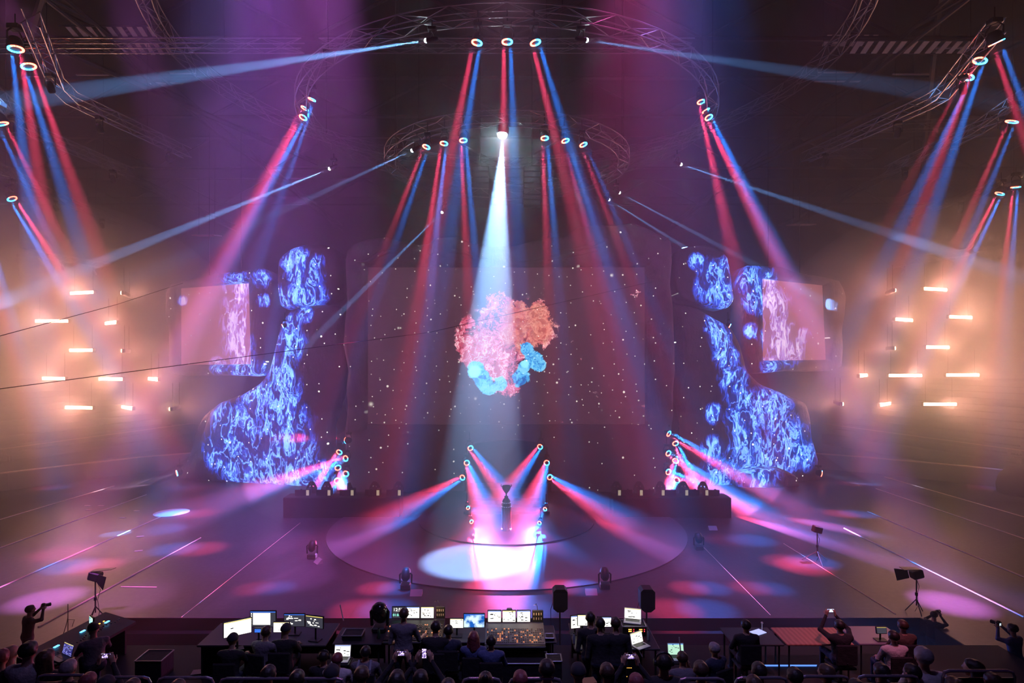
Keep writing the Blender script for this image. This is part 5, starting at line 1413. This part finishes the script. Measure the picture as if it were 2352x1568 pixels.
# ================================================================== control desks
def W2(px, py, z): return FL(px, py, z)
EM_W = mat('screen_white', (.1, .1, .1), .3, emit=(1, .97, .85), es=1.9)
EM_D = mat('screen_dark_ui', (.02, .02, .02), .3, emit=(.05, .05, .07), es=1.0)
EM_B = mat('screen_blue_bar', (.02, .02, .1), .3, emit=(.05, .2, .9), es=1.0)
EM_Y = mat('screen_yellow', (.1, .1, 0), .3, emit=(.95, .75, .2), es=1.0)
EM_G = mat('led_green', (0, .1, 0), .3, emit=(.1, 1, .3), es=2.5); EM_R = mat('led_red', (.1, 0, 0), .3, emit=(1, .05, .08), es=2.0); EM_O = mat('led_amber', (.1, .05, 0), .3, emit=(1, .45, .08), es=2.2); EM_C = mat('led_blue', (0, 0, .1), .3, emit=(.1, .5, 1), es=2.5)
def ui(parent, w_, h_, R, seed, n=9, base=None, dark=None):
    """a lit picture with panels, columns and rows of small blocks"""
    rnd = random.Random(seed)
    MB().box(-w_ / 2, w_ / 2, -.004, 0, -h_ / 2, h_ / 2, R).build('display', base or EM_W, parent)
    mb = MB()
    for k in range(n):
        x = rnd.uniform(-.44, .3) * w_; z = rnd.uniform(-.42, .36) * h_; ww = rnd.uniform(.04, .22) * w_; hh = rnd.uniform(.03, .10) * h_
        mb.box(x, min(x + ww, w_ * .46), -.006, -.004, z, min(z + hh, h_ * .46), R)
    mb.build('display_blocks', dark or EM_D, parent)  # small plain blocks standing in for the window contents
    MB().box(-w_ / 2, w_ / 2, -.006, -.004, h_ * .44, h_ / 2, R).build('title_bar', EM_Y if seed % 2 else EM_B, parent)
def monitor(px, py, Y, w_, h_, label, yaw=0, tilt=.0, seed=1, n=9, base=None, name='monitor', zt=2.0, bare=False, dark=None):
    p = P(px, py, Y); t = thing(name, label, 'monitor', (p.x, p.y, zt), yaw)
    R = Matrix.Translation((0, 0, p.z - zt)) @ Matrix.Rotation(tilt, 4, 'X')
    MB().bbox(0, .022, 0, w_ + .03, .04, h_ + .03, .008, R).build('housing', M_BLACK, t)
    ui(t, w_, h_, R, seed, n, base, dark)
    MB().bbox(0, .03, .008, .24, .18, .016, .005).tube([(0, .05, .01), (0, .05, p.z - zt)], .02, 6).build('stand', M_BLACK, t)
    return t
def laptop(px, py, z, label, yaw=0, w_=.36, seed=3, shell=None, base=None):
    p = FL(px, py, z) if not isinstance(z, tuple) else Vector(z); t = thing('laptop', label, 'laptop', p, yaw)
    MB().bbox(0, 0, .011, w_, .25, .02, .006).build('keyboard_base', shell or M_WHITEP, t)
    MB().box(-w_ * .4, w_ * .4, -.02, .09, .0215, .0235).build('keys', M_BLACK, t)
    R = Matrix.Translation((0, .125, .135)) @ Matrix.Rotation(-.25, 4, 'X')
    MB().bbox(0, .008, 0, w_, .012, .235, .004, R).build('lid', shell or M_WHITEP, t)
    ui(t, w_ * .92, .205, R, seed, 10, base)
    return t
def table(cx, cy, w_, d_, z, label, m, zf=ZF, front=False, name='table'):
    t = thing(name, label, 'table', (cx, cy, zf)); h = z - zf
    MB().bbox(0, 0, h - .02, w_, d_, .04, .012).build('tabletop', m, t)
    for sx in (-1, 1):
        for sy in (-1, 1): MB().tube([(sx * (w_ / 2 - .08), sy * (d_ / 2 - .08), 0), (sx * (w_ / 2 - .08), sy * (d_ / 2 - .08), h - .04)], .02, 6).build('leg', M_DARK, t)
    if front: MB().bbox(0, d_ / 2 - .04, h / 2, w_ - .2, .02, h * .8, .005).build('front_board', M_BLACK, t)
    return t
M_TD = mat('table_dark', (.03, .024, .03), .45)
M_TW = bpy.data.materials.new('brown_wood'); g = NT(M_TW); tc = g.n('ShaderNodeTexCoord')
wvn = g.n('ShaderNodeTexWave', i={'Vector': tc.outputs['Object'], 'Scale': 3.0, 'Distortion': 2.5, 'Detail': 2.0}); b_ = g.n('ShaderNodeBsdfPrincipled', i={'Roughness': .45, 'Base Color': g.mix(wvn.outputs['Fac'], (.36, .13, .09), (.50, .20, .14))}); g.link(b_.outputs[0], g.out.inputs['Surface'])
M_TP = mat('grey_laminate', (.22, .18, .24), .4)
TZ = 2.0
def tcen(x0, x1, y0, y1):
    a = FL((x0 + x1) / 2, y0, TZ); b = FL((x0 + x1) / 2, y1, TZ); return (a.x + b.x) / 2, (a.y + b.y) / 2, (x1 - x0) * ((a.y + b.y) / 2) / F, abs(a.y - b.y)
cx_, cy_, w_, d_ = tcen(480, 765, 1430, 1482); table(cx_, cy_, w_, d_, TZ, 'dark control table under the white monitors on the left', M_TD, front=True)
cx_, cy_, w_, d_ = tcen(775, 885, 1440, 1478); table(cx_, cy_, w_, d_, TZ, 'narrow dark table with black equipment case left of centre', M_TD, front=True)
cx_, cy_, w_, d_ = tcen(892, 1275, 1435, 1474); table(cx_, cy_, w_, d_, TZ, 'long dark control table under the two light consoles', M_TD, front=True)
cx_, cy_, w_, d_ = tcen(1312, 1500, 1430, 1490); table(cx_, cy_, w_, d_, TZ, 'dark control table right of centre with laptops', M_TD, front=True)
cx_, cy_, w_, d_ = tcen(1668, 1782, 1440, 1480); table(cx_, cy_, w_, d_, TZ, 'small dark table holding a tablet on the right', M_TD)
cx_, cy_, w_, d_ = tcen(1788, 1938, 1440, 1479); table(cx_, cy_, w_, d_, TZ, 'red-brown wooden table on the right', M_TW)
cx_, cy_, w_, d_ = tcen(1948, 2062, 1437, 1478); table(cx_, cy_, w_, d_, TZ, 'purple-lit grey laminate table on the right', M_TP)
# left white monitors
monitor(546, 1441, 12.6, .52, .30, 'slanted glowing white monitor, leftmost on the left table', .55, 0, 3, 1)
t = monitor(604, 1421, 13.1, .54, .32, 'big monitor with a bright white window on black', 0, 0, 4, 0, EM_D)
MB().box(-.21, .16, -.010, -.006, -.12, .13, Matrix.Translation((0, 0, P(604, 1421, 13.1).z - 2.0))).build('white_window', EM_W, t)
ic = MB()
for k in range(5): ic.box(-.255, -.235, -.010, -.006, .10 - .05 * k, .125 - .05 * k, Matrix.Translation((0, 0, P(604, 1421, 13.1).z - 2.0)))
ic.build('desktop_icon', EM_W, t)
monitor(592, 1448, 12.9, .13, .07, 'tiny blue display under the big white window monitor', 0, 0, 6, 3, EM_B)
monitor(646, 1440, 12.8, .32, .20, 'small white laptop-like monitor behind the navy cap', 0, 0, 7, 5)
monitor(676, 1424, 13.3, .44, .26, 'black rack display with rows of bright meters', .0, 0, 8, 14, EM_D, dark=EM_W)
monitor(722, 1428, 13.0, .40, .24, 'dark monitor with white grid window, right end of left table', -.25, 0, 9, 12, EM_D, dark=EM_W)
def console(px0, px1, py, Yc, nscr, label, seed, clock=False, z=TZ):
    """lighting console: sloped desk of keys and faders under a row of screens"""
    a, b = P(px0, py, Yc), P(px1, py, Yc); w_ = (b - a).length; c = (a + b) / 2
    t = thing('lighting_console', label, 'control console', (c.x, c.y - .35, z))
    MB().prism([(-.36, 0), (.40, 0), (.40, .20), (.30, .20), (-.36, .07)], -w_ / 2, w_ / 2, Matrix.Rotation(PI / 2, 4, 'Z')).build('console_body', M_GREY if seed == 2 else M_DARK, t)
    kb = MB(); kr = MB(); rnd = random.Random(seed)
    sl = math.atan2(.13, .66); Rm = Matrix.Translation((0, -.36, .075)) @ Matrix.Rotation(sl, 4, 'X')
    for i in range(int(w_ / .045)):
        for j in range(9):
            x = -w_ / 2 + .05 + i * .045; y = .06 + j * .055
            if rnd.random() < .25 or x > w_ / 2 - .04: continue
            (kr if rnd.random() < .2 else kb).bbox(x, y, .006, .028, .030, .014, .003, Rm)
    kb.build('key', mat('console_keys', (.20, .17, .16), .5), t)
    kr.build('lit_key', mat('lit_keys', (.3, .1, .05), .4, emit=(1, .35, .15), es=.7), t)
    sw = .30 if nscr == 3 else .34
    for k in range(nscr):
        x = -w_ / 2 + .04 + sw / 2 + k * (sw + .02)
        s = bpy.data.objects.new('console_screen', None); COL.objects.link(s); s.parent = t; s.location = (x, .36, .35)
        R = Matrix.Rotation(-.1, 4, 'X')
        MB().bbox(0, .02, 0, sw + .01, .035, .26, .006, R).build('housing', M_BLACK, s)
        if clock and k == 0:
            MB().box(-sw / 2 + .01, sw / 2 - .01, -.004, 0, -.115, .115, R).build('display', EM_D, s)
            for line, zz, mm in (('12:59:', .035, EM_W), ('01:00:16', -.075, mat('clock_green', (0, .1, .1), .3, emit=(.3, 1, .75), es=1.6))):
                cu = bpy.data.curves.new('clock_digits', 'FONT'); cu.body = line; cu.size = .10 if len(line) < 8 else .075; cu.extrude = .001; cu.align_x = 'CENTER'
                cu.materials.append(mm)
                tmp = bpy.data.objects.new('tmp', cu); COL.objects.link(tmp); bpy.context.view_layer.update()
                me = bpy.data.meshes.new_from_object(tmp.evaluated_get(bpy.context.evaluated_depsgraph_get())); bpy.data.objects.remove(tmp)
                o = bpy.data.objects.new('clock_digits', me); COL.objects.link(o); o.parent = s; o.rotation_euler = (PI / 2, 0, 0); o.location = (0, -.012, zz)
        else:
            ui(s, sw - .02, .23, R, seed * 7 + k, 12)
    wd = w_ - nscr * (sw + .02) - .06
    if wd > .1:
        MB().bbox(w_ / 2 - wd / 2, .38, .35, wd, .04, .26, .01).build('fader_wing', M_DARK, t)
        gl = MB()
        for k in range(8): gl.bbox(w_ / 2 - wd * .85 + (k % 4) * wd * .22, .355, .30 + (k // 4) * .1, .02, .01, .05, .002)
        gl.build('fader_knobs', mat('fader_cap', (.6, .5, .4), .4), t)  # raised fader caps gathered in one mesh
    MB().bbox(0, -.40, .03, w_ + .02, .08, .06, .02).build('wrist_rest', M_BLACK, t)
    # gooseneck lamp
    MB().tube([(w_ / 2 - .12, .38, .46), (w_ / 2 - .14, .36, .58), (w_ / 2 - .16, .28, .66), (w_ / 2 - .2, .2, .66)], .007, 5).build('gooseneck', M_DARK, t)
    l = bpy.data.lights.new('gooseneck_lamp', 'POINT'); l.energy = 5; l.color = (1, .62, .3); l.shadow_soft_size = .03
    o = bpy.data.objects.new('gooseneck_lamp', l); COL.objects.link(o); o.parent = t; o.location = (w_ / 2 - .2, .18, .62)
    return t
console(896, 1022, 1440, 13.6, 3, 'left light console with a clock display and gooseneck lamp', 1, clock=True)
console(1116, 1248, 1440, 13.4, 3, 'right light console with three white screens and amber faders', 2)
monitor(1049, 1431, 13.2, .28, .19, 'small white monitor between the left console and the blue monitor', 0, 0, 11, 8)
monitor(1089, 1425, 13.2, .44, .28, 'blue monitor showing the stage from the front', 0, 0, 12, 0, show_mat('stage_view_picture', 7, (.01, .10, .45), (.65, .9, 1), 1.3, 3.0))
# right table gear
monitor(1322, 1428, 13.3, .20, .26, 'narrow white display at the left end of the right table', .2, 0, 14, 9)
monitor(1338, 1424, 13.1, .20, .22, 'pale paper-like white display beside the narrow one', 0, 0, 15, 2)
monitor(1388, 1428, 13.4, .30, .20, 'wide pale console display behind the trio', 0, 0, 16, 14)
def box_thing(name, cat, label, c, w_, d_, h, m, led=None, rz=0, grp=None):
    t = thing(name, label, cat, c, rz, grp); MB().bbox(0, 0, h / 2, w_, d_, h, .012).build('case', m, t)
    for s in (-1, 1):
        MB().bbox(s * (w_ / 2), 0, h, .025, d_ + .02, .025, .006).build('edge_trim', M_CASE, t); MB().bbox(0, s * d_ / 2, h, w_ + .02, .025, .025, .006).build('edge_trim', M_CASE, t)
    if led:
        for nm, mm, pts in led:
            q = MB()
            for (x, z, ww, hh) in pts: q.box(x - ww / 2, x + ww / 2, -d_ / 2 - .006, -d_ / 2 - .002, z - hh / 2, z + hh / 2)
            q.build(nm, mm, t)
    return t
p = FL(1454, 1452, TZ)
box_thing('amplifier_rack', 'rack', 'small rack with amber and red lamps under the tilted laptop', (p.x, p.y, TZ), .52, .34, .20, M_BLACK,
          [('amber_lamp', EM_O, [(-.10, .14, .07, .02), (-.10, .10, .07, .02), (.13, .14, .07, .02), (.13, .10, .07, .02)]), ('red_lamp', EM_R, [(-.02, .14, .02, .02), (-.02, .10, .02, .02), (.21, .14, .02, .02), (.21, .10, .02, .02)])])
laptop(1448, 1424, (p.x, p.y + .06, TZ + .205), 'white laptop tilted on top of the amber-lit rack', -.25, .38, 21)
laptop(1472, 1484, TZ, 'white laptop turned left on the front case of the right table', .55, .33, 23)
p = FL(1462, 1500, 1.9); p2 = FL(1440, 1520, ZF + .3)
box_thing('equipment_rack', 'rack', 'tall black rack with rows of green and orange lamps below the trio', (p2.x, p2.y - .1, ZF), .5, .4, .55, M_BLACK,
          [('green_lamp', EM_G, [(-.15 + .03 * k, .45, .015, .02) for k in range(4)] + [(-.15 + .03 * k, .40, .015, .02) for k in range(3)]), ('orange_lamp', EM_O, [(-.15 + .03 * k, .33, .015, .012) for k in range(7)] + [(-.18 + .03 * k, .15, .015, .012) for k in range(5)])])
# flight cases
for (x, y, z, w_, d_, h, lab) in ((1204, 1510, ZF, .95, .5, .55, 'big black flight case with metal edges under the right light console'), (355, 1505, ZF, .55, .5, .45, 'dark flight case with pale rim near the left rail'),
                                  (500, 1475, ZF, .5, .4, .6, 'dark case with pale edge left of the slanted monitor'), (812, 1452, TZ, .42, .34, .10, 'flat open case on the narrow table'),
                                  (1262, 1460, TZ, .18, .22, .06, 'small framed black box right of right light console'), (1272, 1510, ZF, .3, .3, .75, 'narrow dark rack between centre and right desks')):
    p = FL(x, y, z + h); box_thing('flight_case', 'case', lab, (p.x, p.y, z), w_, d_, h, M_CLOTH)
# big black hooded camera and other small things
p = FL(872, 1448, TZ)
t = thing('hooded_camera', 'large glossy black moving head standing on the narrow table', 'stage light', (p.x, p.y, TZ))
MB().bbox(0, 0, .06, .3, .3, .12, .03).build('base', M_BLACK, t)
MB().tube([(-.17, 0, .12), (-.19, 0, .42), (-.13, 0, .5)], .035, 6).tube([(.17, 0, .12), (.19, 0, .42), (.13, 0, .5)], .035, 6).build('yoke', mat('glossy_black', (.01, .01, .015), .12), t)
MB().lathe([(.13, -.24), (.17, -.12), (.17, .12), (.1, .22), (.03, .24)], 20, Matrix.Translation((0, 0, .42)) @ Matrix.Rotation(.6, 4, 'X')).build('lamp_head', mat('glossy_black'), t, True)
def bottle(px, py, z, label, m):
    p = FL(px, py, z); t = thing('water_bottle', label, 'bottle', p)
    MB().lathe([(.03, 0), (.033, .02), (.032, .14), (.028, .17), (.014, .20), (.014, .215)], 14).build('bottle_body', m, t, True)
    MB().lathe([(.016, .215), (.016, .235), (.002, .236)], 12).build('cap', M_BLACK, t)
MBT = mat('bottle_plastic', (.25, .28, .35), .15)
bottle(1489, 1470, TZ, 'clear water bottle right of the turned laptop', MBT); bottle(1318, 1478, TZ - .0, 'clear bottle at the left end of the right table', MBT)
bottle(870, 1466, TZ, 'dark green cup-like bottle on the narrow table', mat('bottle_green', (.03, .08, .05), .3))
for x, y, z, rz, lab, m in ((1741, 1450, TZ, .5, 'pale blue lit tablet lying on the dark table', mat('tablet_glow', (.2, .2, .3), .3, emit=(.45, .5, .95), es=1.1)), (458, 1541, ZF + .0, .2, 'sheet of white paper with a tick on the platform floor', mat('paper', (.75, .7, .8), .8)),
                            (1350, 1561, 2.02, .2, 'brown paper sheet near the black cap front row', mat('brown_paper', (.5, .28, .12), .8))):
    p = FL(x, y, z + .02); t = MB().bbox(0, 0, .008, .30, .21, .012, .002).build('tablet' if 'tablet' in lab else 'paper_sheet', m); t.location = (p.x, p.y, z); t.rotation_euler = (0, 0, rz)
    tag(t, lab, 'tablet' if 'tablet' in lab else 'paper')
    if 'tablet' in lab:
        q = thing('table_lamp', 'small pale desk lamp standing behind the tablet', 'lamp', (p.x + .14, p.y + .12, z)); MB().tube([(0, 0, 0), (0, 0, .14)], .012, 6).build('post', M_WHITEP, q); MB().bbox(0, 0, .16, .04, .05, .04, .01).build('lamp_head', M_WHITEP, q)
monitor(2025, 1447, 13.0, .20, .12, 'small black monitor seen from behind on the purple table', 0, -.2, 31, 0, EM_D)
# laptops on laps / low cases
laptop(783, 1516, ZF + .62, 'white laptop with a bright page before the red-lit user', 0, .34, 26)
laptop(1556, 1512, ZF + .62, 'laptop with pale green screen before the messy-haired one', 0, .34, 28, base=mat('screen_green', (.1, .1, .1), .3, emit=(.6, 1, .75), es=.9))
for x, y, lab in ((783, 1520, 'low black stool under the bright-page laptop'), (1556, 1516, 'low black stool under the pale green laptop')):
    p = FL(x, y - 4, ZF + .62); t = thing('low_stool', lab, 'stool', (p.x, p.y, ZF)); MB().bbox(0, 0, .595, .42, .34, .04, .01).build('seat', M_BLACK, t)
    for sx in (-1, 1): MB().tube([(sx * .15, 0, 0), (sx * .15, 0, .58)], .02, 5).build('leg', M_DARK, t)
# left angled sound console
t = thing('sound_console', 'long slanted sound console with blue lamps along the left pit edge', 'control console', (-9.15, 13.1, ZF), 1.42)
MB().prism([(-.4, .62), (.4, .62), (.4, .85), (-.4, .68)], -1.1, 1.1, Matrix.Rotation(0, 4, 'Z') @ Matrix.Rotation(PI / 2, 4, 'Z')).build('console_body', M_DARK, t)
fd_ = MB()
for i in range(26): fd_.bbox(-1.0 + i * .077, -.1 + .05 * math.sin(i), .79, .02, .04, .03, .004)
fd_.build('fader_knobs', M_GREY, t)  # raised caps of the sound faders in one mesh
for (x, y) in ((.7, 0), (.2, .15), (-.5, .1), (-.9, -.1)): MB().bbox(x, y, .81, .12, .05, .02, .004).build('blue_lamp', EM_C, t)
MB().bbox(.6, .1, .81, .03, .03, .02, .004).bbox(.72, .1, .81, .03, .03, .02, .004).build('orange_lamp', EM_O, t)
for sx in (-.9, .9): MB().bbox(sx, 0, .31, .06, .6, .62, .01).build('leg', M_BLACK, t)
monitor(209, 1425, 13.6, .22, .16, 'slanted cyan monitor at the far end of the sound console', -.7, 0, 33, 3, show_mat('cyan_view', 12, (.1, .5, .55), (.7, 1, .95), 1.2))
laptop(140, 1512, 2.0, 'silver laptop keyboard glowing violet by the sound console', -.5, .36, 35, M_GREY, base=show_mat('violet_view', 30, (.03, .02, .2), (.3, .3, .9), .8))
p = FL(143, 1516, 2.0); t = thing('laptop_stand', 'slim dark post table under the violet laptop', 'table', (p.x, p.y, ZA)); MB().bbox(0, 0, .03, .4, .3, .03, .01).build('top', M_DARK, t)
# speakers on poles
for x, nm in ((1286, 'left'), (1485, 'right')):
    p = P(x, 1375, 16.2)
    t = thing('pole_speaker', 'black speaker on a pole behind the desks, %s one of the pair' % nm, 'speaker', (p.x, p.y, -1.3)); z = p.z + 1.3
    R = Matrix.Translation((0, 0, z))
    MB().prism([(-.19, -.20), (-.08, -.29), (.08, -.29), (.19, -.20), (.19, .24), (.12, .31), (-.12, .31), (-.19, .24)], -.17, .17, R).build('cabinet', M_BLACK, t)
    MB().box(-.17, .17, -.178, -.172, -.16, .22, R).build('grille', mat('black_grille', (.02, .02, .025), .8), t)
    MB().tube([(0, 0, .5), (0, 0, z - .28)], .022, 6).build('pole', M_DARK, t)
    for k in range(3):
        a = 2 * PI * k / 3 + .5; MB().tube([(0, 0, .9), (.55 * math.cos(a), .55 * math.sin(a), .02)], .015, 5).build('leg', M_DARK, t)
    MB().tube([(-.18, .05, z - .1), (-.24, .05, z - .3), (-.2, .05, .8), (-.1, .05, .02)], .008, 4).build('cable', M_BLACK, t)
# small items: white round-topped webcam, stick
p = P(1170, 1401, 14.1)
t = thing('table_microphone', 'small white-topped device standing behind the right light console', 'device', (p.x, 14.1, ZF)); z = p.z - ZF
MB().tube([(0, 0, .0), (0, 0, z - .08)], .02, 6).build('post', M_DARK, t); MB().bbox(0, 0, z, .13, .08, .10, .02).build('head', M_BLACK, t); MB().bbox(0, -.03, z + .045, .12, .04, .02, .006).build('white_cap', M_WHITEP, t)
a, b = FL(790, 1428, TZ), P(780, 1388, 14.0)
for k, (x0, y0, x1, y1, lab) in enumerate(((789, 1425, 781, 1388, 'thin pink-lit antenna stick left of the black moving head'), (1578, 1494, 1560, 1463, 'pale blue stick leaning beside the green laptop'))):
    Yk = 13.6 if k == 0 else 11.6; A_, B_ = P(x0, y0, Yk), P(x1, y1, Yk); A_ = Vector((A_.x, A_.y, ZF if k else A_.z))
    o = MB().tube([Vector((0, 0, 0)), B_ - A_], .012, 6).build('antenna', M_WHITEP); o.location = A_; tag(o, lab, 'stick')
o = MB().bbox(0, 0, .02, 1.2, .03, .03, .008).build('light_strip', mat('blue_strip', (0, 0, .1), .3, emit=(.12, .3, 1), es=1.2)); p = FL(1815, 1530, ZF); o.location = (p.x, p.y, ZF); tag(o, 'thin blue light strip on the floor under the right tables', 'light strip')

# nothing but lamps should be sampled as lamps
for m in bpy.data.materials:
    if m.name not in ('warm_lamp_lens', 'screen_white'): m.cycles.emission_sampling = 'NONE'
